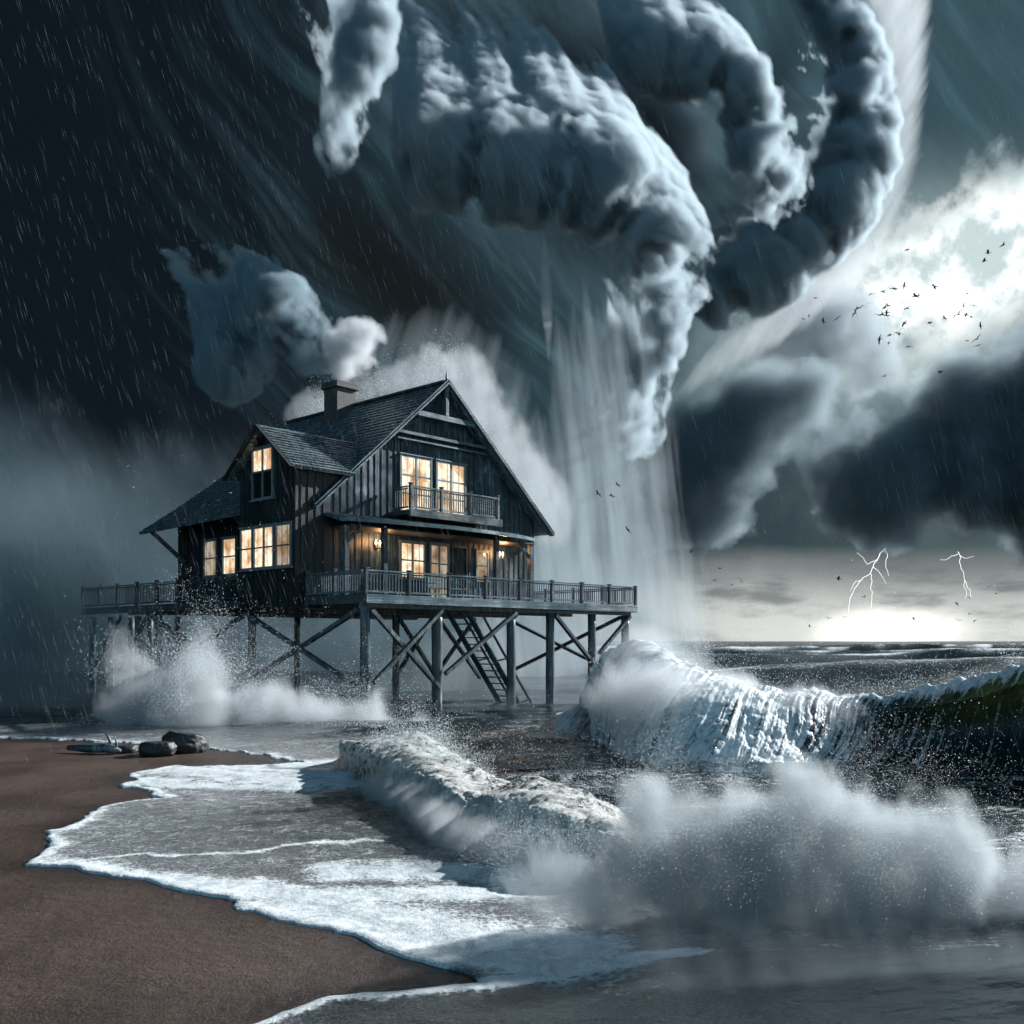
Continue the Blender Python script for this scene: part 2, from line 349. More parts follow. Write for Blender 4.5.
wv = wave('breaking_wave', BIG, prof_big, 1300, 300, disp_big, foam_big, water_material('wave_water', (.008, .024, .026), (.17, .18, .05), .3),
     label='largest wave curling over, white foam curtain at its left, dark glassy hollow at right', category='wave')
WAVES.append(wv)
pC = profile([(-1, -.03), (-.8, .1), (-.5, .42), (-.25, .75), (-.08, .96), (.1, 1.0), (.3, .95), (.52, .78), (.7, .5), (.84, .26), (1.0, .06), (1.15, -.08)])
def disp_small(V, n, U, VV, hol, H):
    env = np.clip(np.minimum(U, 1 - U) / .04, 0, 1) * np.clip((1 - VV) / .12, 0, 1); top = np.exp(-((VV - .45) / .16) ** 2)
    low = np.exp(-((VV - .72) / .13) ** 2)
    d = top * (.09 * puffs(V * 2.2, 3) + .06 * puffs(V * 5, 9) + .035 * puffs(V * 11, 13) + .06 * fbm(V * 3, 5, 2) - .03 * np.abs(fbm(V * 6, 4, 5))) + low * (.3 * puffs(V * 1.9, 23) + .13 * puffs(V * 4.2, 29) + .06 * puffs(V * 9, 27) + .03 * puffs(V * 18, 25)) + .02 * puffs(V * 22, 31)
    return (d + .02 * fbm(V * 6, 3, 8)) * env, V
def foam_small(V, U, VV, hol):
    return np.clip(.28 + .55 * np.exp(-((VV - .7) / .16) ** 2) * np.clip(U * 4, .4, 1) + .22 * np.exp(-((VV - .45) / .12) ** 2) + .28 * fbm(V * 2.5, 4, 4) + .45 * fbm(V * 10, 3, 6), 0, .9)
SMALL = [(372, 752, 25.5, 330, 762, 0, 2), (395, 742, 23.5, 350, 783, 0, 2.5), (418, 741, 21.5, 385, 808, 0, 3), (445, 757, 19.5, 420, 828, 0, 3), (475, 776, 18, 448, 845, 0, 3), (505, 790, 16.6, 480, 862, 0, 3), (535, 788, 15.6, 520, 872, 0, 3),
         (575, 800, 14.6, 560, 884, 0, 3), (620, 826, 13.6, 610, 898, 0, 3), (660, 862, 13.0, 655, 902, 0, 3), (720, 898, 12.2, 715, 912, 0, 3)]
wv = wave('breaking_wave', SMALL, lambda v, k: pC(v), 800, 170, disp_small, foam_small, water_material('surf_water', (.03, .028, .022), froth=((.25, .24, .22), (.62, .61, .57))),
     label='low sandy wave tumbling onto the beach below the stilts, foam rolling down its front', category='wave')
WAVES.append(wv)
# ---------------------------------------------------------------- builders for straight-edged things
class MB:
    """collects boxes, bars, tubes and grids and links them as one mesh object"""
    def __init__(s): s.v = []; s.f = []
    def add(s, verts, faces):
        b = len(s.v); s.v += [tuple(map(float, q)) for q in verts]; s.f += [tuple(b + i for i in q) for q in faces]
        return s
    def box(s, x0, x1, y0, y1, z0, z1):
        return s.add([(x0, y0, z0), (x1, y0, z0), (x1, y1, z0), (x0, y1, z0), (x0, y0, z1), (x1, y0, z1), (x1, y1, z1), (x0, y1, z1)],
            [(0, 3, 2, 1), (4, 5, 6, 7), (0, 1, 5, 4), (1, 2, 6, 5), (2, 3, 7, 6), (3, 0, 4, 7)])
    def bar(s, a, b, w, h, up=(0, 0, 1), w2=None, h2=None):
        a, b = Vector(a), Vector(b); d = (b - a).normalized(); u = Vector(up)
        x = d.cross(u).normalized(); y = x.cross(d)
        q = []
        for p, ww, hh in ((a, w, h), (b, w2 or w, h2 or h)):
            q += [p - x * ww / 2 - y * hh / 2, p + x * ww / 2 - y * hh / 2, p + x * ww / 2 + y * hh / 2, p - x * ww / 2 + y * hh / 2]
        return s.add(q, [(0, 1, 2, 3), (7, 6, 5, 4), (0, 4, 5, 1), (1, 5, 6, 2), (2, 6, 7, 3), (3, 7, 4, 0)])
    def tube(s, pts, rad, n=8):
        pts = [Vector(p) for p in pts]; rad = rad if hasattr(rad, '__len__') else [rad] * len(pts); vs = []; fs = []
        for i, p in enumerate(pts):
            d = (pts[min(i + 1, len(pts) - 1)] - pts[max(i - 1, 0)]).normalized()
            x = d.cross(Vector((.3, .9, .2))).normalized(); y = d.cross(x)
            vs += [p + (x * math.cos(k * 2 * math.pi / n) + y * math.sin(k * 2 * math.pi / n)) * rad[i] for k in range(n)]
        for i in range(len(pts) - 1):
            fs += [(i * n + k, i * n + (k + 1) % n, (i + 1) * n + (k + 1) % n, (i + 1) * n + k) for k in range(n)]
        fs += [tuple(range(n))[::-1], tuple((len(pts) - 1) * n + k for k in range(n))]
        return s.add(vs, fs)
    def prism(s, poly, axis, c0, c1):
        """polygon in the two other axes pushed along axis"""
        def q(p, c): l = [p[0], p[1]]; l.insert(axis, c); return l
        n = len(poly)
        return s.add([q(p, c0) for p in poly] + [q(p, c1) for p in poly],
            [tuple(range(n))[::-1], tuple(range(n, 2 * n))] + [(i, (i + 1) % n, n + (i + 1) % n, n + i) for i in range(n)])
    def build(s, name, m, parent=None, bevel=0.0, smooth=False, **props):
        me = bpy.data.meshes.new(name); me.from_pydata(s.v, [], s.f); me.materials.append(m)
        b = bmesh.new(); b.from_mesh(me); bmesh.ops.recalc_face_normals(b, faces=b.faces)
        if bevel: bmesh.ops.bevel(b, geom=b.edges[:] , offset=bevel, segments=1, affect='EDGES', clamp_overlap=True)
        if smooth:
            for q in b.faces: q.smooth = True
        b.to_mesh(me); b.free()
        return obj(name, me, parent, **props)
def empty(name, loc=(0, 0, 0), rz=0.0, **props):
    o = bpy.data.objects.new(name, None); COL.objects.link(o); o.location = loc; o.rotation_euler = (0, 0, rz); o.empty_display_size = .3
    for k, v in props.items(): o[k] = v
    return o
# ---------------------------------------------------------------- wood, shingles, brick, lit glass
def wood(name, c0, c1, pale, wear=.5, axis=2, rough=.38, plank=None):
    m, t = mat(name)
    pos = t.n('ShaderNodeTexCoord').outputs['Object']
    sc_ = [9.0, 9.0, 9.0]; sc_[axis] = .35
    p2 = t.n('ShaderNodeVectorMath', {0: pos, 1: tuple(sc_)}, operation='MULTIPLY').outputs[0]
    g = t.noise(p2, 1.6, 8, .7, .6); big = t.noise(pos, .8, 5, .6)
    c = t.mix(t.ss(g, .3, .7), c0, c1)
    if plank:
        x = t.n('ShaderNodeSeparateXYZ', {0: pos})
        k = t.m('FLOOR', t.m('MULTIPLY', t.m('ADD', x.outputs[0], x.outputs[1]), plank))
        rnd = t.n('ShaderNodeTexWhiteNoise', {'W': k}, noise_dimensions='1D').outputs[0]
        c = t.mix(t.m('MULTIPLY', rnd, .5), c, tuple(q * .35 for q in c0))
    worn = t.m('MULTIPLY', t.ss(t.m('ADD', t.m('MULTIPLY', g, .65), t.m('MULTIPLY', big, .5)), .6, .74), wear)
    c = t.mix(worn, c, pale)
    b = t.n('ShaderNodeBsdfPrincipled', {'Base Color': c, 'Roughness': t.ss(big, .3, .7, rough - .12, rough + .2)})
    bm = t.n('ShaderNodeBump', {'Strength': .6, 'Distance': .02, 'Height': g}); t.link(bm.outputs[0], b.inputs['Normal'])
    t.link(b.outputs[0], t.out.inputs[0]); return m
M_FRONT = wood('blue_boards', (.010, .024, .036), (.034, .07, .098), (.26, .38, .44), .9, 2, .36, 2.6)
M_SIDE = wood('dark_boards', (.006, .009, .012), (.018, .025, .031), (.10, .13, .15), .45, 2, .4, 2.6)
M_TRIM = wood('weathered_trim', (.04, .072, .088), (.11, .175, .205), (.42, .5, .52), .7, 0, .36)
M_FRAME = wood('window_wood', (.10, .14, .155), (.22, .28, .3), (.5, .56, .58), .5, 2, .4)
M_DECK = wood('deck_wood', (.022, .034, .04), (.07, .095, .105), (.3, .36, .38), .5, 0, .33)
M_PILE = wood('pile_wood', (.03, .042, .048), (.10, .13, .14), (.42, .48, .5), .65, 2, .34)
m, t = mat('wet_shingles')
pos = t.n('ShaderNodeTexCoord').outputs['Object']
rs = t.n('ShaderNodeAttribute', attribute_name='tone').outputs['Fac']; g = t.noise(pos, 6.0, 6, .7); st = t.noise(t.n('ShaderNodeVectorMath', {0: pos, 1: (.7, 5.0, .7)}, operation='MULTIPLY').outputs[0], 1.5, 6, .7)
c = t.mix(rs, (.04, .056, .064), (.15, .19, .205)); c = t.mix(t.m('MULTIPLY', t.ss(st, .5, .72), .75), c, (.42, .5, .53))
b = t.n('ShaderNodeBsdfPrincipled', {'Base Color': c, 'Roughness': t.ss(g, .3, .7, .18, .45)})
bm = t.n('ShaderNodeBump', {'Strength': .5, 'Distance': .03, 'Height': g}); t.link(bm.outputs[0], b.inputs['Normal']); t.link(b.outputs[0], t.out.inputs[0]); M_ROOF = m
m, t = mat('chimney_brick')
pos = t.n('ShaderNodeTexCoord').outputs['Object']
x = t.n('ShaderNodeSeparateXYZ', {0: pos})
bv = t.n('ShaderNodeCombineXYZ', {0: t.m('ADD', x.outputs[0], x.outputs[1]), 1: x.outputs[2]}).outputs[0]
br = t.n('ShaderNodeTexBrick', {'Vector': bv, 'Color1': (.07, .055, .05, 1), 'Color2': (.13, .11, .10, 1), 'Mortar': (.2, .2, .2, 1), 'Scale': 3.2, 'Mortar Size': .025})
b = t.n('ShaderNodeBsdfPrincipled', {'Base Color': t.mix(t.m('MULTIPLY', t.noise(pos, 5, 5, .7), .6), br.outputs[0], (.03, .03, .03)), 'Roughness': .6})
bm = t.n('ShaderNodeBump', {'Strength': .8, 'Distance': .03, 'Height': br.outputs[1]}); bm.invert = True; t.link(bm.outputs[0], b.inputs['Normal'])
t.link(b.outputs[0], t.out.inputs[0]); M_BRICK = m
def lit_glass(name, k, warm=(1.0, .66, .36), pale=(1.0, .88, .68)):
    m, t = mat(name)
    pos = t.n('ShaderNodeTexCoord').outputs['Object']; rn = t.n('ShaderNodeObjectInfo').outputs['Random']
    off = t.n('ShaderNodeVectorMath', {0: pos, 1: t.n('ShaderNodeCombineXYZ', {0: t.m('MULTIPLY', rn, 40), 1: t.m('MULTIPLY', rn, 17)}).outputs[0]}, operation='ADD').outputs[0]
    n = t.noise(off, 1.1, 2, .5); n2 = t.noise(off, 2.6, 2, .5)
    c = t.mix(t.ss(n, .38, .62), warm, pale); c = t.mix(t.m('MULTIPLY', t.ss(n2, .52, .62), .6), c, (.62, .30, .17))
    em = t.n('ShaderNodeEmission', {0: c, 1: t.m('MULTIPLY', t.ss(n, .3, .6, .45, 1.0), k)})
    gl = t.n('ShaderNodeBsdfGlossy', {'Roughness': .06}); mx = t.n('ShaderNodeMixShader', {0: .08, 1: em.outputs[0], 2: gl.outputs[0]})
    t.link(mx.outputs[0], t.out.inputs[0]); return m
M_LIT = lit_glass('lit_window', .85); M_LITD = lit_glass('dim_lit_window', .3)
def plain(name, col, rough=.5, metal=0.0):
    m, t = mat(name); pos = t.n('ShaderNodeTexCoord').outputs['Object']; n = t.noise(pos, 9, 5, .65)
    b = t.n('ShaderNodeBsdfPrincipled', {'Base Color': t.mix(n, tuple(q * .6 for q in col), tuple(min(1, q * 1.4) for q in col)), 'Roughness': rough, 'Metallic': metal})
    t.link(b.outputs[0], t.out.inputs[0]); return m
M_DARKGLASS = plain('unlit_glass', (.012, .016, .018), .05); M_IRON = plain('black_iron', (.015, .015, .016), .4, .7)
M_BIRD = plain('bird_feathers', (.012, .014, .016), .7); M_CURT = plain('soffit_boards', (.018, .018, .02), .6)
# ---------------------------------------------------------------- house on its own axes: u along the gable front, v along the dormer side
AL = math.atan2(.731, .682); C0 = (-5.55, 38.0, 0.0); DK = 4.8
house = empty('stilt_house', (C0[0], C0[1], DK), AL, label='dark timber house with steep wet shingle roof and glowing windows standing on the stilt deck', category='house')
house_z = DK
def H(o):                                   # house parts are written with true heights; the Empty sits at deck level
    for p in o if isinstance(o, list) else [o]:
        p.data.transform(__import__('mathutils').Matrix.Translation((0, 0, -DK)))
    return o
RU, RZ, EU, EZ, VF, VB = 7.8, 14.96, .47, 8.58, 3.85, 16.6    # ridge, eave, front and back of roof
SL = (RZ - EZ) / (RU - EU)
rng = np.random.default_rng(5); random.seed(5)
def roof(name, edge, parent, rows=26, cols=140, thick=.16, sag=.0, **props):
    """shingled slope: edge = four corners eave0, eave1, ridge1, ridge0, or a list of (eave, ridge) rib pairs"""
    ribs = edge if len(edge[0]) == 2 and hasattr(edge[0][0], '__len__') else [(edge[0], edge[3]), (edge[1], edge[2])]
    A = np.array([r[0] for r in ribs], float); B = np.array([r[1] for r in ribs], float)
    k = np.linspace(0, len(ribs) - 1, cols); i = np.minimum(k.astype(int), len(ribs) - 2); f = (k - i)[:, None]
    A = A[i] * (1 - f) + A[i + 1] * f; B = B[i] * (1 - f) + B[i + 1] * f
    n = np.cross(A[-1] - A[0], B[0] - A[0]); n /= np.linalg.norm(n); n = n if n[2] > 0 else -n
    vs = []; tone = []
    jit = rng.normal(0, .5, (rows + 1, cols)); tn = rng.random((rows + 1, cols))
    for r in range(rows):
        for part, lift in ((0, .045), (.97, .0)):
            tt = (r + part) / rows
            p = A * (1 - tt) + B * tt
            ps = p + n * (lift + .012 * jit[r][:, None]) - [0, 0, sag * math.sin(math.pi * tt)]
            if part == 0: ps = ps - (B - A) / np.linalg.norm(B - A, axis=1, keepdims=True) * (.02 + .02 * jit[r][:, None])
            vs.append(ps); tone.append(tn[r])
    vs.append(B + n * .02); tone.append(tn[rows])
    m_ = len(vs); V = np.array(vs).reshape(-1, 3)
    top = grid_faces(m_, cols); low = V - n * thick
    F_ = [tuple(q) for q in top] + [tuple(int(x) + len(V) for x in q[::-1]) for q in top]
    N = len(V)
    for a in range(cols - 1):
        F_.append((a + 1, a, N + a, N + a + 1)); e = (m_ - 1) * cols; F_.append((e + a, e + a + 1, N + e + a + 1, N + e + a))
    for a in range(m_ - 1):
        F_.append((a * cols, (a + 1) * cols, N + (a + 1) * cols, N + a * cols)); e = cols - 1; F_.append(((a + 1) * cols + e, a * cols + e, N + a * cols + e, N + (a + 1) * cols + e))
    me = bpy.data.meshes.new(name); me.from_pydata([tuple(q) for q in V] + [tuple(q) for q in low], [], F_); me.materials.append(M_ROOF)
    set_attr(me, 'tone', np.concatenate([np.array(tone).ravel()] * 2))
    return H(obj(name, me, parent, **props))
def battens(mb, plane, a0, a1, zlow, ztop, step=.36, w=.05, d=.03, at=0.0, sgn=-1):
    """upright battens on a wall: plane 'v' runs along u at v = at, plane 'u' runs along v at u = at"""
    x = a0 + step * .5
    while x < a1 - .05:
        z0 = zlow(x) if callable(zlow) else zlow; z1 = ztop(x) if callable(ztop) else ztop
        if z1 - z0 > .15:
            c0, c1 = (at + sgn * d, at - sgn * .002)
            c0, c1 = min(c0, c1), max(c0, c1)
            if plane == 'v': mb.box(x - w / 2, x + w / 2, c0, c1, z0, z1)
            else: mb.box(c0, c1, x - w / 2, x + w / 2, z0, z1)
        x += step * random.uniform(.93, 1.07)
WF, WB, WL, WR = 4.3, 16.2, 1.2, 14.4                       # wall planes of the main block
rz = lambda u: RZ - abs(u - RU) * SL - .2
wall = MB().prism([(WL, DK + .02), (WR, DK + .02), (WR, rz(WR)), (RU, rz(RU)), (WL, rz(WL))], 1, WF, WF + .2)
battens(wall, 'v', WL, WR, DK + .02, lambda x: rz(x) - .02, at=WF)
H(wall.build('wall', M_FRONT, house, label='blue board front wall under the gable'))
wall = MB().box(WL, WL + .2, WF + .2, WB, DK + .02, rz(WL)); battens(wall, 'u', 8.1, WB, DK + .02, rz(WL) - .05, at=WL)
wall.box(WR - .2, WR, WF + .2, WB, DK + .02, rz(WR)); wall.prism([(WL, DK + .02), (WR, DK + .02), (WR, rz(WR)), (RU, rz(RU)), (WL, rz(WL))], 1, WB, WB + .2)
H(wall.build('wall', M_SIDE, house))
# cross wing with its own small gable, built out to the edge of the deck
BU, BV0, BV1, BZ = -.5, 3.88, 7.97, 4.35
GP, GE, GM = 11.95, 10.02, 5.93                             # peak, eave, middle of the small gable
gz = lambda v: GP - abs(v - GM) * (GP - GE) / 2.4 - .16
box_ = MB().prism([(BV0, BZ), (BV1, BZ), (BV1, gz(BV1)), (GM, gz(GM)), (BV0, gz(BV0))], 0, BU, BU + .2); battens(box_, 'u', BV0, BV1, BZ, lambda x: gz(x) - .02, at=BU)
sidep = [(BU + .2, BZ), (1.22, BZ), (1.22, rz(1.22)), (2.25, rz(2.25) + .05), (2.25, gz(BV0)), (BU + .2, gz(BV0))]
box_.prism(sidep, 1, BV0, BV0 + .2); box_.prism(sidep, 1, BV1 - .2, BV1)
battens(box_, 'v', BU + .1, 1.15, BZ, lambda x: gz(BV0) - .03, at=BV0)
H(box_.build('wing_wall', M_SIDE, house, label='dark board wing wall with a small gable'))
roof('roof', [(EU, VF, EZ), (EU, 8.0, EZ), (RU, 8.0, RZ), (RU, VF, RZ)], house, 30, 60, label='wet shingle slope on the dormer side, nearer the gable')
ribs = [((EU, 8.0, EZ), (RU, 8.0, RZ)), ((EU, 8.01, EZ), (RU, 8.01, RZ))]
roof('roof', [(-.15, 8.02, 8.62), (-.75, VB, 8.28), (RU, VB, RZ), (RU, 8.02, RZ)], house, 34, 110, sag=.28, label='long shingle slope sweeping low over the far wing')
roof('roof', [(2 * RU - EU, VF, EZ), (2 * RU - EU, VB, EZ), (RU, VB, RZ), (RU, VF, RZ)], house, 30, 150, label='shingle slope facing the sea')
H(MB().bar((RU, VF - .02, RZ + .06), (RU, VB, RZ + .06), .34, .1).build('ridge_cap', M_ROOF, house))
UO = -.92
roof('dormer_roof', [(UO, 3.53, GE), (2.25, 3.53, GE), (4.5, GM, GP), (UO, GM, GP)], house, 14, 60)
roof('dormer_roof', [(UO, 8.33, GE), (2.25, 8.33, GE), (4.5, GM, GP), (UO, GM, GP)], house, 14, 60)
# barge boards, collar beam and king post
for s in (-1, 1):
    e = (RU + s * (RU - EU + .12), VF - .05, EZ - .14); p = (RU, VF - .05, RZ - .02)
    H(MB().bar(e, p, .09, .34, (0, 1, 0)).build('bargeboard', M_TRIM, house, .012))
    H(MB().bar((e[0] + s * .06, VF - .13, e[2] + .12), (RU, VF - .13, RZ + .12), .07, .12, (0, 1, 0)).build('bargeboard', M_TRIM, house, .012))
    e = (UO - .04, GM + s * 2.48, GE - .1); p = (UO - .04, GM, GP - .02)
    H(MB().bar(e, p, .08, .26, (1, 0, 0)).build('bargeboard', M_CURT, house, .01))
H(MB().bar((6.0, VF - .02, 13.28), (9.6, VF - .02, 13.28), .14, .24).build('collar_beam', M_TRIM, house, .012))
H(MB().bar((RU, VF - .02, 13.4), (RU, VF - .02, 14.85), .2, .14, (0, 1, 0)).build('king_post', M_TRIM, house, .012))
H(MB().box(5.0, 10.6, WF - .34, WF - .03, 12.28, 12.42).box(5.0, 10.6, WF - .30, WF - .04, 12.02, 12.1).build('trim_ledge', M_TRIM, house, .01))
for s in (-1, 1): H(MB().bar((RU + s * 2.6, WF - .05, 12.42), (RU + s * 1.4, VF + .02, 13.2), .08, .08).build('gable_strut', M_DECK, house))
H(MB().tube([(RU, VF - .02, RZ), (RU, VF - .02, RZ + .28), (RU, VF - .02, RZ + .5)], [.07, .06, .015]).build('finial', M_TRIM, house))
# chimney on the ridge
ch = MB().box(6.65, 7.85, 10.6, 11.7, 13.4, 15.75); chim = H(ch.build('chimney', M_BRICK, house, .02))
H(MB().box(6.53, 7.97, 10.48, 11.82, 15.752, 15.98).box(6.6, 7.9, 10.55, 11.75, 15.98, 16.1).build('chimney_cap', M_BRICK, chim, .03))
# windows -------------------------------------------------------------
def window(plane, at, a, b, z0, z1, cols=1, rows=2, glass=None, fr=.08, kind='window', mull=.045, split=None, frame=None):
    """framed sash on a wall; its panes are one sub-part per leaf"""
    s = -1; D = at + s * .09; F0 = MB(); fm_ = frame or M_FRAME
    def bx(mb, x0, x1, zz0, zz1, d0, d1):
        c0, c1 = min(at + s * d0, at + s * d1), max(at + s * d0, at + s * d1)
        mb.box(x0, x1, c0, c1, zz0, zz1) if plane == 'v' else mb.box(c0, c1, x0, x1, zz0, zz1)
    bx(F0, a - fr, a, z0 - fr, z1 + fr, -.02, .10); bx(F0, b, b + fr, z0 - fr, z1 + fr, -.02, .10)
    bx(F0, a, b, z1, z1 + fr, -.02, .10); bx(F0, a, b, z0 - fr, z0, -.02, .10)
    for k in range(1, cols):
        x = a + (b - a) * k / cols; bx(F0, x - mull, x + mull, z0, z1, -.01, .085)
    zs = split if split else [z0 + (z1 - z0) * k / rows for k in range(1, rows)]
    for z in zs: bx(F0, a, b, z - mull * .7, z + mull * .7, -.01, .075)
    bx(F0, a - fr - .06, b + fr + .06, z0 - fr - .06, z0 - fr, -.02, .17); bx(F0, a - fr - .04, b + fr + .04, z1 + fr, z1 + fr + .05, -.02, .14)
    w_ = H(F0.build(kind, fm_, house))
    gl = glass if isinstance(glass, list) else [glass or M_LIT]
    zz = [z0] + list(zs) + [z1]
    if len(gl) == 1: q = MB(); bx(q, a, b, z0, z1, .005, .03); H(q.build('pane', gl[0], w_))
    else:
        for i, g_ in enumerate(gl): q = MB(); bx(q, a, b, zz[i] + .001 * i, zz[i + 1], .005, .03); H(q.build('pane', g_, w_))
    return w_
for a, b, g_ in ((4.15, 5.1, M_LITD), (5.35, 6.75, M_LIT), (6.95, 7.75, M_LIT)): window('u', BU, a, b, 6.1, 7.72, 2 if b - a > 1.1 else 1, 2, g_)
window('u', BU, 5.45, 6.85, 9.0, 11.0, 2, 2, [M_DARKGLASS, M_LIT], split=[10.1])
for a, g_ in ((11.0, M_LIT), (12.7, M_LITD)): window('u', WL, a, a + 1.05, 6.15, 7.75, 1, 2, g_)
for a, b in ((5.42, 7.15), (7.6, 9.35)):
    d_ = window('v', WF, a, b, 8.84, 11.3, 2, 3, M_LIT, .1, 'french_door', .055)
window('v', WF, 5.4, 6.75, 5.9, 7.4, 2, 2, M_LIT)
window('v', WF, 7.2, 8.25, DK + .12, 7.42, 2, 3, M_LITD, .09, 'french_door')
window('v', WF, 8.6, 9.45, DK + .12, 7.42, 1, 2, M_DARKGLASS, .09, 'door', frame=M_DECK)
window('v', WF, 10.2, 10.9, 6.0, 7.3, 1, 2, M_LITD)
# balcony and the porch roof below it
bal = MB().box(4.75, 10.35, 2.85, WF - .032, 8.52, 8.74).box(4.65, 10.45, 2.76, 2.848, 8.42, 8.76); balc = H(bal.build('balcony', M_DECK, house, .012))
def railing(parent, a, b, z, hgt=1.0, gap=.135, posts=True, mat_=None, ends=(True, True), step=2.1, fixz=H, post_h=.1):
    """posts with panels of thin balusters between them"""
    a, b = Vector((a[0], a[1], 0)), Vector((b[0], b[1], 0)); L = (b - a).length; n = max(1, round(L / step)); d = (b - a) / L
    for k in range(n + 1):
        if (k == 0 and not ends[0]) or (k == n and not ends[1]): continue
        p = a + d * (L * k / n); q = MB().box(p.x - .07, p.x + .07, p.y - .07, p.y + .07, z + .003, z + hgt + post_h).box(p.x - .09, p.x + .09, p.y - .09, p.y + .09, z + hgt + post_h + .001, z + hgt + post_h + .045)
        fixz(q.build('railing_post', mat_ or M_TRIM if False else (mat_ or M_DECK), parent, .008))
    for k in range(n):
        p, r = a + d * (L * k / n + .075), a + d * (L * (k + 1) / n - .075); q = MB(); l = (r - p).length
        for zz, w_, h_ in ((hgt, .13, .05), (hgt - .09, .05, .06), (.1, .06, .07)): q.bar((p.x, p.y, z + zz), (r.x, r.y, z + zz), w_, h_)
        m_ = int(l / gap)
        for j in range(1, m_): x = p + d * (l * j / m_); q.bar((x.x, x.y, z + .135), (x.x, x.y, z + hgt - .12), .035, .035, (d.x, d.y, 0))
        fixz(q.build('railing_panel', M_TRIM if mat_ is None else mat_, parent))
railing(balc, (4.82, 2.93), (10.28, 2.93), 8.76, step=1.9); railing(balc, (4.82, 3.05), (4.82, WF - .12), 8.76, ends=(False, False)); railing(balc, (10.28, 3.05), (10.28, WF - .12), 8.76, ends=(False, False))
arc = [(u, 3.0 - 1.1 * math.sin(math.pi * (u - .9) / 12.0) ** .6, 8.02) for u in np.linspace(.95, 12.85, 40)]
roof('porch_roof', [(p, (p[0], WF - .04, 8.4)) for p in arc], house, 8, 80, .12)
q = MB()
for a, b in zip(arc[:-1], arc[1:]): q.bar((a[0], a[1] - .03, 7.97), (b[0], b[1] - .03, 7.97), .07, .16)
H(q.build('porch_fascia', M_TRIM, house))
H(MB().box(1.3, 12.6, 2.6, WF - .035, 7.72, 7.78).build('porch_ceiling', M_CURT, house))
for u in (1.15, 3.2, 10.0, 12.4): H(MB().box(u - .11, u + .11, 2.65, 2.87, DK + .006, 7.72).build('porch_post', M_DECK, house, .012))
for u in (1.15, 12.4): H(MB().bar((u, 2.76, 7.0), (u + (.8 if u < 5 else -.8), 2.76, 7.7), .1, .12).build('porch_bracket', M_DECK, house))
H(MB().bar((WL - .02, 15.7, 6.9), (-.45, 15.9, 8.3), .16, .18).build('eave_bracket', M_DECK, house)); H(MB().bar((WL - .02, 9.0, 7.2), (-.1, 9.0, 8.5), .14, .16).build('eave_bracket', M_DECK, house))
# ---------------------------------------------------------------- deck on stilts
deck = empty('stilt_deck', C0, AL, label='long railed timber deck on tall braced stilts above the surf', category='deck')
NH = lambda o: o
UE, VE = 17.3, 24.5
q = MB(); x = .0
while x < UE - .01:
    q.box(x + .006, min(UE, x + .144), 0, 17.5, DK - .055, DK); x += .15
x = 17.5
q.box(0, 3.2, 17.51, VE, DK - .055, DK + .001)
q.build('platform', M_DECK, deck)
for (a, b) in (((-.04, -.05, DK - .19), (UE + .05, -.05, DK - .19)), ((UE + .05, 0, DK - .19), (UE + .05, 17.5, DK - .19)), ((-.04, .01, DK - .19), (-.04, BV0 - .02, DK - .19)), ((-.04, BV1 + .02, DK - .19), (-.04, VE, DK - .19))):
    MB().bar(a, b, .08, .34).build('fascia_board', M_TRIM if a[1] < 0 else M_DECK, deck, .01)
for v in (.35, 4.2, 8.2, 12.4, 16.6): MB().bar((.02, v, DK - .36), (UE - .02, v, DK - .36), .2, .3).build('beam', M_PILE, deck)
for u in np.arange(.6, UE, 1.15): MB().box(u - .05, u + .05, .05, 17.4, DK - .205, DK - .057).build('joist', M_PILE, deck)
for u in (.4, 2.6): MB().bar((u, 17.4, DK - .2), (u, VE - .1, DK - .2), .16, .26).build('beam', M_PILE, deck)
railing(deck, (.0, .0), (UE, .0), DK, .9, .15, step=2.15, fixz=NH, post_h=.05); railing(deck, (UE, .15), (UE, 8.0), DK, .9, .15, step=2.0, ends=(False, True), fixz=NH)
railing(deck, (0, .15), (0, BV0 - .1), DK, .9, .15, ends=(False, True), step=1.9, fixz=NH); railing(deck, (0, BV1 + .1), (0, VE), DK, 1.05, .15, mat_=M_DECK, step=2.0, fixz=NH)
piles = []
def pile(u, v, r=.2, z0=-1.4):
    zs = np.linspace(z0, DK - .51, 9); q = MB()
    q.tube([(u + random.uniform(-.012, .012), v + random.uniform(-.012, .012), z) for z in zs], [r * random.uniform(.94, 1.07) for _ in zs], 12)
    q.build('stilt', M_PILE, deck, smooth=True)
UP = [.25, 4.0, 8.45, 11.1, 14.2, 16.9]
for v in (.35, 8.2, 16.6):
    for u in UP:
        if v > 9 and u > 9 or v > 1 and u in (4.0, 14.2): continue
        pile(u, v, .2 if v < 1 else .18)
for v in (19, 22, 24.2):
    for u in (.4, 2.6): pile(u, v, .17)
def brace(a, b, w_=.15): MB().bar(a, b, w_, .2, (0, 1, 0)).build('brace', M_PILE, deck, .01)
for i in range(5):
    u0, u1 = UP[i], UP[i + 1]
    if i in (0, 3): brace((u0 + .1, .12, 4.2), (u1 - .1, .12, 1.1 + .25 * i))
    if i in (0, 1, 4): brace((u1 - .1, -.03, 4.25), (u0 + .1, -.03, 1.4 + .25 * i))
for i in (2, 3): brace((UP[i], 8.0, 4.2), (UP[i + 1], 8.0, 1.0)); brace((UP[i + 1], 8.42, 4.2), (UP[i], 8.42, 1.0))
VP = [.35, 8.2, 16.6]
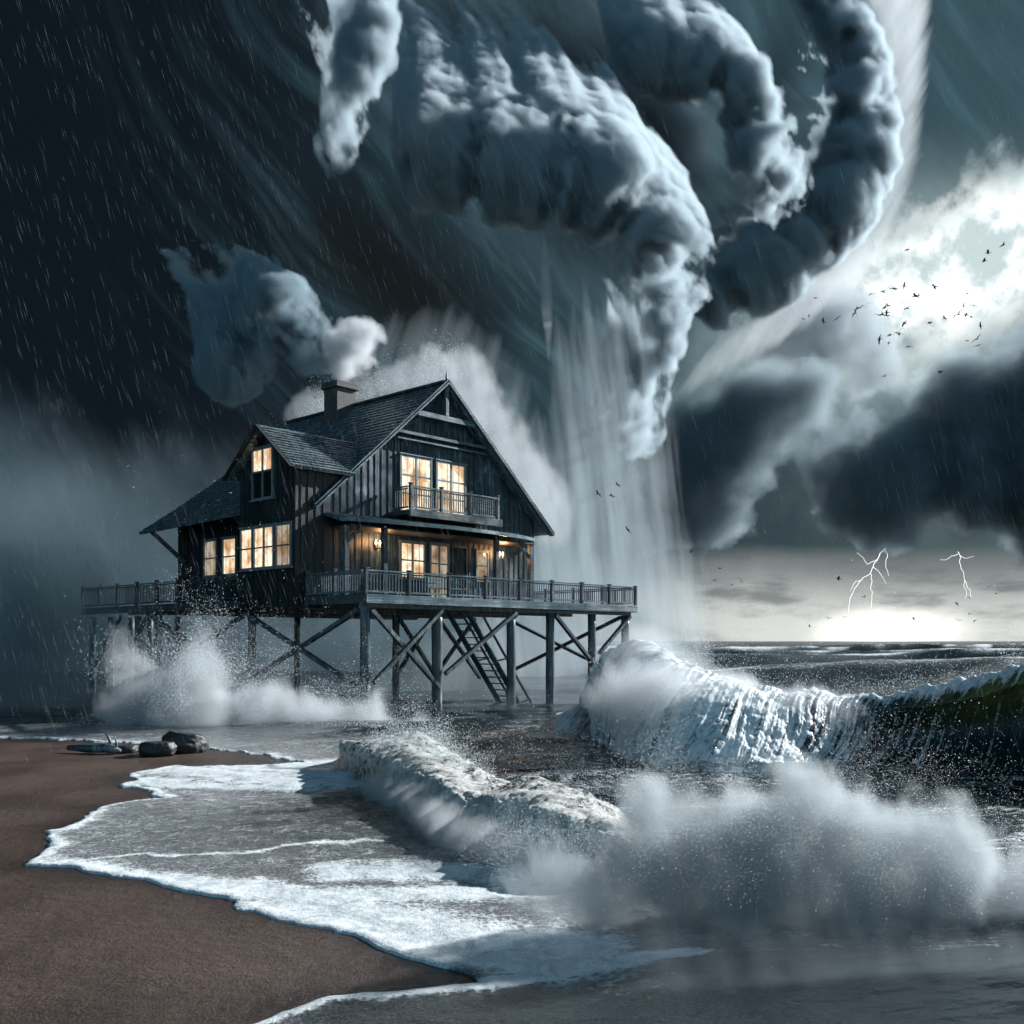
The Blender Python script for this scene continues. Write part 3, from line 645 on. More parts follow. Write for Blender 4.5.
for i in range(2):
    for u in (.25, 16.9) if i < 1 else (.25,):
        MB().bar((u - .22, VP[i] + .1, 4.2), (u - .22, VP[i + 1] - .1, 1.3), .2, .15).build('brace', M_PILE, deck); MB().bar((u - .38, VP[i + 1] - .1, 4.2), (u - .38, VP[i] + .1, 1.3), .2, .15).build('brace', M_PILE, deck)
for i in (17.5, 20.5): MB().bar((.2, i, 4.3), (.2, i + 3.2, 1.5), .16, .15).build('brace', M_PILE, deck)
# steep stair hung under the deck
stair = empty('wooden_stair', C0, AL, label='steep wooden stair with handrails leading down from the deck into the surf', category='stair')
S0, S1 = Vector((5.7, 0, 4.62)), Vector((9.7, 0, -.4))
for v in (.62, 1.82):
    MB().bar((S0.x, v, S0.z), (S1.x, v, S1.z), .08, .3, (0, 1, 0)).build('stringer', M_PILE, stair, .01)
    MB().bar((S0.x + .75, v, S0.z + .1), (S1.x + .75, v, S1.z + .1), .07, .09, (0, 1, 0)).build('handrail', M_PILE, stair)
    for k in (.12, .5, .88): p = S0.lerp(S1, k); MB().bar((p.x, v + .001, p.z), (p.x + .72, v + .001, p.z + .1), .06, .08, (0, 1, 0)).build('baluster', M_PILE, stair)
for k in range(1, 17):
    p = S0.lerp(S1, k / 17); MB().box(p.x - .02, p.x + .26, .662, 1.778, p.z - .02, p.z + .03).build('tread', M_TRIM, stair)
# bench behind the rail and lanterns by the door
bn = empty('deck_bench', (C0[0] + 5.4 * math.cos(AL) - 1.3 * math.sin(AL), C0[1] + 5.4 * math.sin(AL) + 1.3 * math.cos(AL), DK), AL, label='pale slatted bench on the deck behind the front railing', category='bench')
q = MB()
for j in range(4): q.box(-.9, .9, -.25 + j * .13, -.14 + j * .13, .42, .46)
q.build('seat', M_FRAME, bn); q = MB()
for j in range(3): q.box(-.9, .9, .28, .31, .52 + j * .15, .63 + j * .15)
q.build('backrest', M_FRAME, bn)
for x in (-.8, .8):
    for y in (-.2, .24): MB().box(x - .035, x + .035, y - .035, y + .035, 0, .419 if y < 0 else .95).build('leg', M_FRAME, bn)
    MB().box(x - .03, x + .03, -.24, .2, .62, .66).build('armrest', M_FRAME, bn)
m, t = mat('lamp_flame'); t.link(t.n('ShaderNodeEmission', {0: (1, .55, .25, 1), 1: 9.0}).outputs[0], t.out.inputs[0]); M_FLAME = m
def lantern(u, v, z, lab):
    x = C0[0] + u * math.cos(AL) - v * math.sin(AL); y = C0[1] + u * math.sin(AL) + v * math.cos(AL)
    l = empty('wall_lantern', (x, y, z), AL, label=lab, category='lantern', group='lit lanterns on the porch wall')
    MB().box(-.09, .09, -.03, .0, -.2, .2).build('backplate', M_IRON, l); MB().bar((0, -.03, .1), (0, -.3, .18), .04, .04).build('arm', M_IRON, l)
    for k, x_ in enumerate((-.22, 0, .22)):
        MB().tube([(x_, -.3, .0), (x_, -.3, .06), (x_, -.3, .14), (x_, -.3, .2)], [.02, .045, .035, .006], 8).build('flame', M_FLAME, l, smooth=True)
        MB().tube([(x_, -.3, -.14), (x_, -.3, -.005)], .03, 8).build('candle', M_FRAME, l)
    MB().bar((-.26, -.3, -.16), (.26, -.3, -.16), .05, .04).build('crossbar', M_IRON, l); MB().bar((0, -.3, -.16), (0, -.03, -.1), .04, .03).build('arm', M_IRON, l)
    pl = bpy.data.lights.new('flame_light', 'POINT'); pl.energy = 55; pl.color = (1, .5, .22); pl.shadow_soft_size = .2
    po = bpy.data.objects.new('flame_light', pl); COL.objects.link(po); po.parent = l; po.location = (0, -.55, .15)
lantern(3.95, 4.27, 7.2, 'three candle iron lantern glowing on the porch wall left of the lit window'); lantern(11.5, 4.27, 7.2, 'glowing iron lantern on the porch wall toward its seaward corner')
# ---------------------------------------------------------------- clouds, spray and mist: lumpy bodies filled with real vapour
def lump_body(cps, D, nu, nv, amp, seed, octs=((1.2, .5), (.55, .28), (.26, .13)), flat=1.0):
    """closed lumpy tube round a spine given as (px, py, radius px [, extra distance])"""
    rows = [list(P(c[0], c[1], D + (c[3] if len(c) > 3 else 0))) + [max(.02, c[2] * (D + (c[3] if len(c) > 3 else 0)) / F)] for c in cps]
    c = spline(rows, nu); r = np.maximum(.02, c[:, 3]); r[0] = r[-1] = .01; c = c[:, :3]
    tg = np.gradient(c, axis=0); tg /= np.linalg.norm(tg, axis=1, keepdims=True)
    a = np.cross(tg, [0, 1, 0.]); a /= np.linalg.norm(a, axis=1, keepdims=True) + 1e-9; b = np.cross(tg, a)
    th = np.linspace(0, 2 * np.pi, nv, endpoint=False)
    v = (c[:, None] + r[:, None, None] * (a[:, None] * np.cos(th)[None, :, None] + b[:, None] * np.sin(th)[None, :, None])).reshape(-1, 3)
    f = grid_faces(nu, nv, True); q = v[f]
    if np.einsum('ij,ij->i', q[:, 0], np.cross(q[:, 1], q[:, 2])).sum() < 0: f = f[:, ::-1]
    rr = np.repeat(r, nv); ctr = np.repeat(c, nv, 0); base = np.mean(r)
    for s, am in octs:
        n = normals(v, nu, nv, True); n *= np.sign(((v - ctr) * n).sum(1).mean())
        v = v + n * (puffs(v / (s * base), seed) * am * rr * amp)[:, None]; seed += 7
    v[:, 1] = ctr[:, 1] + (v[:, 1] - ctr[:, 1]) * flat
    return v, f
def vapour(name, dens, scale, erode, gain=1.0, axis=None, stretch=1.0, col=(.9, .93, .95), aniso=.25, seed=0, detail=4, rough=.6, grain=0.0):
    m, t = mat(name)
    pos = t.n('ShaderNodeNewGeometry').outputs['Position'] if False else t.n('ShaderNodeTexCoord').outputs['Object']
    if axis is not None:
        e1 = Vector(axis).normalized(); e2 = e1.cross(Vector((0, 1, 0))).normalized(); e3 = e1.cross(e2)
        dp = lambda e, k: t.m('MULTIPLY', t.n('ShaderNodeVectorMath', {0: pos, 1: tuple(e)}, operation='DOT_PRODUCT').outputs['Value'], k)
        pos = t.n('ShaderNodeCombineXYZ', {0: dp(e1, 1 / stretch), 1: dp(e2, 1.0), 2: dp(e3, 1.0)}).outputs[0]
    pos = t.n('ShaderNodeVectorMath', {0: pos, 1: (seed * 13.7, seed * 5.1, seed * 9.3)}, operation='ADD').outputs[0]
    d = t.n('ShaderNodeAttribute', attribute_name='density').outputs['Fac']
    nz = t.noise(pos, scale, detail, rough)
    if grain: nz = t.m('ADD', t.m('MULTIPLY', nz, 1 - grain), t.m('MULTIPLY', t.n('ShaderNodeTexVoronoi', {'Vector': pos, 'Scale': scale * 1.6, 'Detail': 2.0, 'Roughness': .6}).outputs['Distance'], grain * .9))
    x = t.m('SUBTRACT', t.m('MULTIPLY', d, gain), t.m('MULTIPLY', t.m('SUBTRACT', nz, .18), erode * 1.5))
    x = t.m('MULTIPLY', t.m('MINIMUM', t.m('MAXIMUM', x, 0.0), 1.0), dens)
    v = t.n('ShaderNodeVolumePrincipled', {'Color': (*col, 1), 'Density': x, 'Anisotropy': aniso}); v.inputs['Density Attribute'].default_value = ''
    t.link(v.outputs[0], t.out.inputs['Volume']); return m
def fill(name, v, f, m, voxel, band, **props):
    """a volume of vapour shaped by a closed body, its density rising inward over 'band' metres"""
    src = obj(name + '_outline', mesh_from(name + '_outline', v, f), kind='helper'); src.hide_render = True; src.hide_viewport = False
    vd = bpy.data.volumes.new(name); vd.materials.append(m); o = obj(name, vd, **props)
    md = o.modifiers.new('fill', 'MESH_TO_VOLUME'); md.object = src; md.resolution_mode = 'VOXEL_SIZE'; md.voxel_size = voxel; md.density = 1.0; md.interior_band_width = band
    return o
def cloud(name, cps, D, m, voxel, band, amp=1.0, seed=1, nu=160, nv=100, octs=((1.2, .5), (.55, .28), (.26, .13)), flat=1.0, **props):
    v, f = lump_body(cps, D, nu, nv, amp, seed, octs, flat)
    return fill(name, v, f, m, voxel, band, **props)

def curl(lip, src, D, back, Rpx, m, voxel, band, seed, nu=300, nv=240, bow=.12, **props):
    """a sheet of cloud that streams from its source line down to a thick lumpy lip, like a breaking wave"""
    rd = Rpx * .62                                      # the lumps add this much beyond the line they grow from
    Lp = spline(lip, nu); Sp = spline(src, nu); tl = np.gradient(Lp, axis=0); tl /= np.linalg.norm(tl, axis=1, keepdims=True)
    out = np.column_stack([-tl[:, 1], tl[:, 0]]); out *= np.sign(((Lp - Sp) * out).sum(1).mean()); Lp = Lp - out * rd
    w_ = np.linspace(0, 1, nv, endpoint=False); t_ = np.where(w_ < .5, 2 * w_, 2 - 2 * w_); side = np.where(w_ < .5, -1.0, 1.0)
    s_u = np.linspace(0, 1, nu); env = np.clip(np.minimum(s_u, 1 - s_u) / .13, 0, 1) ** .6
    h = (.17 + .83 * t_ ** 1.3) * np.clip(t_ / .12, 0, 1) ** .5 * np.sqrt(np.clip(1 - np.maximum(0, (t_ - .72) / .28) ** 2, 0, 1)); h[0] = 0.0
    T = t_[None, :]; px = Sp[:, None, 0] * (1 - T) + Lp[:, None, 0] * T; py = Sp[:, None, 1] * (1 - T) + Lp[:, None, 1] * T
    dx = Lp[:, None, 0] - Sp[:, None, 0]; dy = Lp[:, None, 1] - Sp[:, None, 1]; k = bow * np.sin(np.pi * T)
    px = px - dy * k * -1; py = py + dx * k * -1
    rm = Rpx * D / F
    Dd_ = D + back * (1 - T) ** 1.4 + side[None, :] * h[None, :] * rm * env[:, None]
    V = np.stack([(px - 512) / F * Dd_, Dd_, EYE + (HZ - py) / F * Dd_], -1).reshape(-1, 3)
    f = grid_faces(nu, nv, True)
    TT = np.tile(t_, nu); SS = np.repeat(s_u, nv); E_ = np.repeat(env, nv); ln = np.linalg.norm(np.diff(Lp[:, :2], axis=0), axis=1).sum() * D / F
    ctr = V.reshape(nu, nv, 3).mean(1, keepdims=True).repeat(nv, 1).reshape(-1, 3)
    n0 = normals(V, nu, nv, True); sg = np.sign((n0[:, 1] * np.tile(side, nu)).mean())
    for sc_, am in ((1.5, .85), (.7, .5), (.32, .24), (.15, .11)):
        n = normals(V, nu, nv, True) * sg
        V = V + n * (puffs(V / (sc_ * rm), seed) * am * rm * E_ * np.clip(TT, 0, 1) ** 2.2 * .8)[:, None]; seed += 7
    n = normals(V, nu, nv, True) * sg
    st = fbm(np.column_stack([SS * ln * .55 + .6 * fbm(V * .05, 2, seed), TT * 2.2, 0 * TT]), 5, seed, .6)
    V = V + n * (st * rm * .42 * E_ * (1.1 - .65 * TT) * np.clip(TT / .15, 0, 1))[:, None]
    q = V[f]
    if np.einsum('ij,ij->i', q[:, 0], np.cross(q[:, 1], q[:, 2])).sum() < 0: f = f[:, ::-1]
    return fill('storm_cloud', V, f, m, voxel, band, category='cloud', **props)
OC = ((1.6, .6), (.7, .34), (.3, .16), (.14, .07))
cloud('storm_cloud', [(250, -90, 20), (340, -40, 60), (450, 40, 105), (560, 110, 125), (650, 170, 125), (725, 190, 105), (790, 140, 80), (830, 60, 40), (850, 0, 8)], 200,
      vapour('sheet_vapour', .7, .42, .86, 1.1, (.62, 0, -.78), 8, col=(.085, .125, .15), seed=12, detail=5, rough=.64), 1.0, 7.0, .5, 80, 200, 100, flat=.22, label='broad dark streaked canopy of storm cloud behind the curling lips', category='cloud')  # near-black vapour colour paints the canopy as shaded from the sun
curl([(372, 160), (425, 188), (484, 203), (545, 216), (597, 224), (640, 272), (676, 300), (690, 290), (686, 240)],
     [(330, -60), (380, -50), (430, -50), (480, -40), (530, -20), (575, 20), (610, 70), (628, 110), (640, 150)], 110, 46, 44,
     vapour('lip_vapour', 4.0, .55, .70, 1.3, (.62, 0, -.78), 2.6, col=(.66, .76, .81), seed=1, detail=5, rough=.66), .4, 2.2, 3, label='heavy curling cloud with a lumpy pale lip hanging over the house roof')
curl([(590, 330), (606, 420), (624, 446), (642, 452), (656, 418), (664, 375), (682, 322), (690, 280)],
     [(560, 230), (575, 240), (595, 245), (615, 245), (632, 245), (645, 245), (655, 240), (660, 220)], 114, 10, 30,
     vapour('lip_vapour', 3.4, .6, .76, 1.3, (.1, 0, -1), 4.0, col=(.66, .76, .81), seed=8, detail=5, rough=.66), .4, 1.8, 13, label='ragged fringe of cloud hanging in shreds below the heaviest lip')
curl([(590, 52), (640, 78), (690, 92), (726, 104), (742, 150), (752, 190), (772, 212), (792, 208), (790, 160), (775, 120)],
     [(500, -110), (560, -90), (610, -80), (655, -60), (680, -20), (695, 20), (710, 50), (725, 60), (728, 40), (720, 0)], 145, 46, 36,
     vapour('lip_vapour', 3.0, .46, .70, 1.3, (.5, 0, -.85), 2.8, col=(.66, .76, .81), seed=2, detail=5, rough=.66), .5, 2.8, 9, label='middle curling cloud at the top with several ragged tips, inside the widest arc')
curl([(800, -70), (838, 0), (868, 55), (886, 118), (880, 165), (860, 215), (822, 262), (778, 292), (728, 318), (690, 330)],
     [(690, -120), (735, -80), (770, -30), (786, 30), (786, 90), (768, 140), (742, 180), (712, 214), (684, 250), (660, 300)], 175, 50, 38,
     vapour('lip_vapour', 2.6, .40, .70, 1.3, (.6, 0, -.7), 2.8, col=(.66, .76, .81), seed=3, detail=5, rough=.66), .6, 3.4, 15, label='outermost curling cloud, widest arc bending down beside the bright rift')
curl([(392, -60), (394, 0), (390, 40), (380, 75), (364, 104), (356, 140), (338, 174), (322, 150), (312, 100)],
     [(330, -130), (318, -100), (305, -80), (290, -60), (280, -50), (270, -40), (262, -30), (250, -30), (235, -40)], 95, 26, 26,
     vapour('lip_vapour', 4.0, .6, .7, 1.3, (.35, 0, -.93), 4.0, col=(.66, .76, .81), seed=4, detail=5, rough=.66), .35, 1.8, 21, label='pale hanging plume of cloud at the top edge, tapering to a point')
curl([(185, 372), (215, 388), (246, 384), (270, 362), (280, 330), (292, 356), (312, 372), (330, 352), (336, 318)],
     [(120, 250), (140, 240), (165, 235), (190, 232), (215, 232), (240, 236), (262, 242), (282, 252), (300, 262)], 85, 24, 34,
     vapour('lip_vapour', 4.5, .7, .84, 2.0, (.7, 0, -.7), 1.9, col=(.5, .62, .68), seed=5, detail=5, rough=.66), .35, 1.8, 27, label='dark billowing cloud curling low beside the chimney smoke')
cloud('cloud_veil', [(640, 420, 6), (720, 360, 20), (790, 312, 24), (850, 262, 24), (890, 190, 22), (905, 110, 22), (900, 20, 30), (880, -80, 40)], 185,
      vapour('veil_vapour', .2, .4, .92, 1.0, (.5, 0, .85), 7, seed=13), .8, 4.0, .4, 86, kind='stuff', label='thin bright veil trailing along the widest arc of cloud')
cloud('cumulus_cloud', [(630, 540, 14), (690, 490, 38), (745, 445, 40), (792, 424, 40), (840, 458, 40), (905, 470, 46), (985, 455, 56), (1090, 450, 70), (1180, 460, 20)], 420,
      vapour('cumulus_vapour', .34, .085, .93, col=(.46, .54, .58), seed=6, detail=5, rough=.62), 1.8, 12, 1.2, 33, 260, 110, OC, flat=.7, label='long dark bank of rain cloud over the sea with a lit head at its left', category='cloud')
cloud('cumulus_cloud', [(745, 360, 8), (800, 340, 32), (845, 345, 34), (880, 372, 22), (905, 395, 4)], 480,
      vapour('cumulus_vapour', .14, .10, .99, col=(.6, .66, .7), seed=7, detail=5, rough=.64), 1.8, 9, .9, 39, 130, 90, OC, label='soft grey cumulus head between the sweeping arc and the long rain cloud bank', category='cloud')
DOWN = (.12, 0, -1)
cloud('mist_curtain', [(600, 250, 20), (606, 320, 50), (604, 400, 62), (600, 480, 72), (598, 560, 86), (598, 640, 100), (598, 680, 80)], 80,
      vapour('curtain_vapour', .75, .8, 1.08, 1.0, DOWN, 14, col=(.74, .82, .86), seed=8, detail=5), .5, 1.5, .5, 45, flat=.22, kind='stuff', label='pale curtain of blown spray falling behind the deck')
cloud('mist_curtain', [(225, 425, 10), (300, 420, 34), (390, 365, 44), (455, 370, 50), (505, 440, 46), (552, 530, 46), (580, 610, 40)], 66,
      vapour('curtain_vapour', .36, .8, 1.0, 1.0, (-.3, 0, -1), 9, col=(.7, .8, .85), seed=9, detail=5), .5, 1.3, .5, 51, flat=.25, kind='stuff', label='spray bursting over the roof behind the house')
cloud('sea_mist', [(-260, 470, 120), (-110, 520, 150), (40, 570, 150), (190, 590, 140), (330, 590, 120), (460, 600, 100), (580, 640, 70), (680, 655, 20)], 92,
      vapour('mist_vapour', .12, .3, .95, 1.0, (.45, 0, -1), 7, col=(.30, .40, .45), seed=10), 1.2, 12.0, .7, 57, kind='stuff', label='dim bank of mist behind the house hiding the horizon')  # vapour colour darkened to stand for cloud shade over this bank
cloud('sea_mist', [(-160, 690, 80), (0, 670, 90), (120, 670, 84), (260, 690, 60), (360, 696, 50), (450, 702, 40), (540, 700, 34), (610, 690, 10)], 42,
      vapour('mist_vapour', .32, .3, .8, 1.0, (-.5, 0, -1), 4, col=(.4, .5, .55), seed=14), .7, 3.0, .4, 58, kind='stuff', label='low mist among the stilts under the deck')
cloud('chimney_smoke', [(343, 389, 4), (343, 378, 9), (346, 364, 17), (352, 350, 22), (364, 340, 18), (376, 338, 12), (390, 344, 3)], 51.4,
      vapour('smoke_vapour', 3.0, 1.5, .88, 1.15, seed=11, detail=5), .13, .7, .9, 63, kind='stuff', label='smoke rising from the brick chimney')
# bursts of spray
for k, cps in enumerate(([(118, 748, 14), (130, 720, 28), (134, 685, 24), (122, 648, 14), (112, 622, 8), (108, 612, 2)], [(165, 748, 16), (182, 722, 36), (194, 690, 30), (202, 655, 18), (200, 622, 8), (196, 605, 2)],
                         [(232, 750, 16), (258, 732, 38), (272, 708, 30), (280, 684, 14), (286, 668, 3)], [(275, 752, 14), (308, 738, 32), (350, 738, 28), (396, 730, 28), (408, 708, 14), (400, 690, 3)])):
    cloud('sea_spray', cps, 34, vapour('spray_vapour', 2.4, 1.9, .98, 1.2, (-.25, 0, 1), 2.6, seed=20 + k, detail=5, rough=.68), .14, .6, 1.1, 70 + k * 6, flat=.6, kind='stuff', label='white spray bursting up behind the beach')
cloud('sea_spray', [(470, 880, 7), (540, 888, 29), (600, 888, 43), (660, 875, 53), (720, 882, 58), (790, 880, 62), (860, 898, 65), (930, 910, 60), (1010, 935, 58), (1100, 960, 43)], 10.2,
      vapour('burst_vapour', 9.0, 4.6, .92, 1.08, (-.35, 0, 1), 2.8, col=(.76, .81, .83), seed=30, detail=6, rough=.72), .05, .35, 1.2, 100, 260, 150, OC, flat=.55, kind='stuff', label='broad burst of spray thrown up in front of the waves')
cloud('sea_spray', [(590, 680, 6), (640, 650, 22), (690, 672, 18), (760, 692, 14), (840, 694, 10), (920, 684, 9), (1000, 668, 12), (1080, 650, 8)], 25.5,
      vapour('crest_vapour', .9, 1.3, .7, 1.0, (-.6, 0, .5), 2, seed=31), .14, .6, .8, 110, kind='stuff', label='mist blown back off the crest of the largest wave')
cloud('sea_spray', [(566, 700, 8), (600, 698, 30), (650, 705, 44), (705, 725, 46), (765, 730, 44), (825, 728, 36), (880, 725, 20), (930, 720, 6)], 23.2,
      vapour('curtain_spray', 2.2, 1.5, .92, 1.1, (.45, 0, -1), 3.5, seed=32, detail=5, rough=.68), .12, .8, .7, 120, 200, 110, kind='stuff', label='foaming curtain of spray down the front of the largest wave')
cloud('sea_spray', [(350, 790, 6, 8), (378, 792, 18, 6.2), (408, 808, 24, 4.4), (440, 830, 28, 2.8), (482, 854, 32, 1.2), (535, 872, 34, .3), (590, 886, 26, 0)], 12.2,
      vapour('curtain_spray', 4.0, 2.6, .86, 1.35, (-.3, 0, -1), 2, seed=33, detail=5, rough=.68), .08, .5, .7, 126, 160, 90, kind='stuff', label='spray boiling along the front of the low wave')
cloud('mist_curtain', [(543, 225, 2), (545, 262, 6), (547, 310, 7), (548, 350, 4), (549, 384, 1)], 100,
      vapour('curtain_vapour', 1.2, .8, .7, 1.0, DOWN, 14, seed=40), .2, .5, .3, 140, kind='stuff', label='single bright shaft of rain under the cloud lip')
cloud('sea_mist', [(330, 705, 6), (380, 690, 30), (440, 672, 40), (510, 664, 44), (580, 668, 40), (640, 672, 26), (670, 680, 6)], 58,
      vapour('mist_vapour', .5, .35, .86, 1.0, (-.3, 0, -1), 3, col=(.8, .87, .9), seed=41), .6, 2.4, .5, 150, flat=.5, kind='stuff', label='pale mist lit through the stilts of the deck')
cloud('sea_mist', [(-60, 600, 20), (10, 596, 60), (70, 600, 60), (120, 608, 46), (165, 620, 24), (195, 635, 4)], 41,
      vapour('mist_vapour', 1.2, .35, .84, 1.1, (.3, 0, -1), 4, col=(.34, .44, .48), seed=42), .6, 2.2, .5, 156, flat=.5, kind='stuff', label='dim mist swallowing the far end of the deck')
cloud('sea_spray', [(500, 955, 6), (590, 965, 40), (700, 970, 52), (800, 980, 58), (900, 995, 62), (1000, 1015, 68), (1120, 1030, 50)], 8.4,
      vapour('burst_vapour', 1.5, 3.6, .86, 1.0, (-.35, 0, 1), 2.0, col=(.42, .48, .51), seed=43, detail=5), .06, .4, .8, 160, flat=.5, kind='stuff', label='dim spray drifting low over the nearest water')
cloud('roof_spray', [(438, 366, 3), (455, 372, 20), (480, 412, 20), (510, 458, 20), (545, 512, 20), (566, 552, 6)], 52,
      vapour('spray_vapour', 1.0, 1.3, .98, 1.12, (-.25, 0, 1), 3.5, seed=44, detail=5), .14, .6, 1.2, 166, flat=.5, kind='stuff', label='spray streaming off the seaward edge of the roof')
cloud('roof_spray', [(280, 430, 3), (305, 414, 14), (350, 398, 12), (400, 382, 14), (440, 366, 16), (452, 356, 3)], 56,
      vapour('spray_vapour', .9, 1.3, .98, 1.1, (-.25, 0, 1), 3.5, seed=45, detail=5), .14, .5, 1.2, 172, flat=.5, kind='stuff', label='spray blowing along the ridge of the roof')
# ---------------------------------------------------------------- rocks and driftwood at the head of the beach
M_ROCK = plain('wet_rock', (.03, .031, .03), .55)
def boulder(px, py, w_, h_, dp, lab, seed, tilt=0.0):
    b = bmesh.new(); bmesh.ops.create_icosphere(b, subdivisions=5, radius=1.0)
    v = np.array([q.co[:] for q in b.verts]); n = v.copy()
    v = v + n * (.16 * fbm(v * 1.2 + seed, 3, seed) - .10 * np.abs(fbm(v * 2.3 + seed, 3, seed + 4)) + .03 * fbm(v * 7, 3, seed))[:, None]
    v[:, 2] = np.minimum(v[:, 2], .62 + .12 * fbm(v * 1.5 + 5, 3, seed)) ; v = v + n * (.05 * fbm(v * 5 + seed, 4, seed + 9))[:, None]; v = v * [w_ / 2, dp / 2, h_ * .62]; v[:, 2] += h_ * .38 - .04
    for q, c in zip(b.verts, v): q.co = c
    me = bpy.data.meshes.new('boulder'); b.to_mesh(me); b.free(); me.materials.append(M_ROCK); me.polygons.foreach_set('use_smooth', np.ones(len(me.polygons), bool))
    o = obj('boulder', me, label=lab, category='rock'); g = G(px, py); o.location = (g[0], g[1], 0); o.rotation_euler = (0, tilt, .3 * seed); return o
boulder(157, 755, 1.05, .5, .8, 'flat topped dark boulder in front of the rounded one on the sand', 1)
boulder(184, 752, 1.25, .72, .9, 'largest rounded boulder with a pale wet streak at the head of the beach', 2, .15)
boulder(128, 752, .62, .3, .5, 'smallest dark rock between the driftwood and the boulders', 3)
g = G(100, 753); log = MB().tube([(g[0] - .9, g[1] + .1, .13), (g[0] - .3, g[1], .12), (g[0] + .3, g[1] - .1, .14), (g[0] + .62, g[1] - .2, .08)], [.07, .12, .13, .05], 10)
log.tube([(g[0] + .35, g[1] - .08, .16), (g[0] + .25, g[1] - .02, .4), (g[0] + .1, g[1], .62)], [.05, .035, .012], 7)
log.tube([(g[0] + .5, g[1] - .15, .12), (g[0] + .5, g[1] - .15, .3), (g[0] + .42, g[1] - .1, .5)], [.04, .03, .01], 7)
log.build('driftwood_log', M_PILE, smooth=True, label='driftwood log with broken upright branches lying on the sand', category='driftwood')
# ---------------------------------------------------------------- birds
def bird_mesh(fl, fold):
    vs = []; fs = []
    prof_ = [(-.62, .0, .012, .01), (-.42, 0, .07, .03), (-.15, 0, .09, .085), (.12, .01, .085, .085), (.3, .03, .05, .055), (.4, .045, .045, .045), (.47, .045, .02, .018), (.55, .04, .003, .003)]
    for y, z, a, b_ in prof_: vs += [(a * math.cos(k * math.pi / 4), y, z + b_ * math.sin(k * math.pi / 4)) for k in range(8)]
    for i in range(len(prof_) - 1): fs += [(i * 8 + k, i * 8 + (k + 1) % 8, (i + 1) * 8 + (k + 1) % 8, (i + 1) * 8 + k) for k in range(8)]
    for s in (-1, 1):
        st = [(.05, .17, -.14, 0), (.32, .22, -.1, .32 * fl), (.6, .2, -.06, .5 * fl - .03 * fold), (.9, .08, -.12, (.5 - .25 * fold) * fl), (1.18, -.12, -.17, (.5 - .6 * fold) * fl)]
        b = len(vs)
        for x, ya, yb, z in st: vs += [(s * x, ya, z + .045), (s * x, yb, z + .03), (s * x, (ya + yb) / 2, z + .06), (s * x, (ya + yb) / 2, z + .012)]
        for i in range(4):
            for p, q in ((0, 2), (2, 1), (1, 3), (3, 0)): fs.append((b + i * 4 + p, b + i * 4 + q, b + i * 4 + 4 + q, b + i * 4 + 4 + p))
    me = bpy.data.meshes.new('bird'); me.from_pydata(vs, [], fs); me.materials.append(M_BIRD); return me
BM = [bird_mesh(.55, .6), bird_mesh(.1, .4), bird_mesh(-.4, .2), bird_mesh(.9, .9)]
def flock(spots, D, size, lab, grp, ox=0, oy=0, k=1.0):
    for i, (x, y, *w_) in enumerate(spots):
        px, py = ox + x / k, oy + y / k; dd = D * random.uniform(.85, 1.2); s = size * (w_[0] if w_ else 1.0) * dd / D * random.uniform(.8, 1.15)
        o = obj('bird', BM[random.choice((0, 0, 1, 1, 2, 3))], label=lab, category='bird', group=grp); o.location = tuple(P(px, py, dd)); o.scale = (s,) * 3
        o.rotation_euler = (random.uniform(-.4, .4), random.uniform(-.6, .6), random.uniform(-2.0, 2.0) if random.random() < .5 else random.uniform(.8, 2.2))
flock([(168, 462), (190, 450, .7), (245, 471), (300, 461), (368, 440), (380, 418), (398, 410), (424, 401, .6), (432, 364), (477, 354, .8), (516, 343), (524, 345), (559, 334), (570, 194), (606, 373, 1.5), (616, 366), (570, 421, 1.2), (560, 478), (478, 443, 1.6), (492, 436), (496, 412), (484, 420),
       (464, 540, 1.2), (503, 526), (540, 514, 1.1), (537, 522), (500, 554, .8), (577, 568), (660, 478, 1.2), (716, 460), (770, 444), (800, 446), (820, 455, .8), (678, 334, 1.2), (803, 363, 1.2), (830, 409), (790, 411, .8), (855, 489), (805, 546), (842, 540), (848, 564, 1.4), (700, 669), (484, 684), (943, 176), (885, 206), (870, 238), (215, 380, .7)],
      110, .55, 'small dark bird of the high flock wheeling below the bright rift in the clouds', 'high flock of birds', 760, 200, 3.88)
flock([(616, 482), (618, 485), (598, 494), (612, 496), (607, 518), (628, 530)], 70, .44, 'dark bird flying before the pale spray curtain above the deck', 'birds before the spray curtain')
flock([(136, 138), (213, 183, .8), (200, 215, .8), (246, 225), (268, 212), (270, 218), (503, 316), (545, 312), (452, 337), (530, 210, 1.6), (598, 259), (845, 275), (878, 260), (880, 303), (893, 321), (848, 321), (932, 230), (950, 250), (730, 318)], 120, .42, 'dark bird of the scattered flock flying low above the sea horizon', 'low flock over the sea', 640, 500, 2.667)
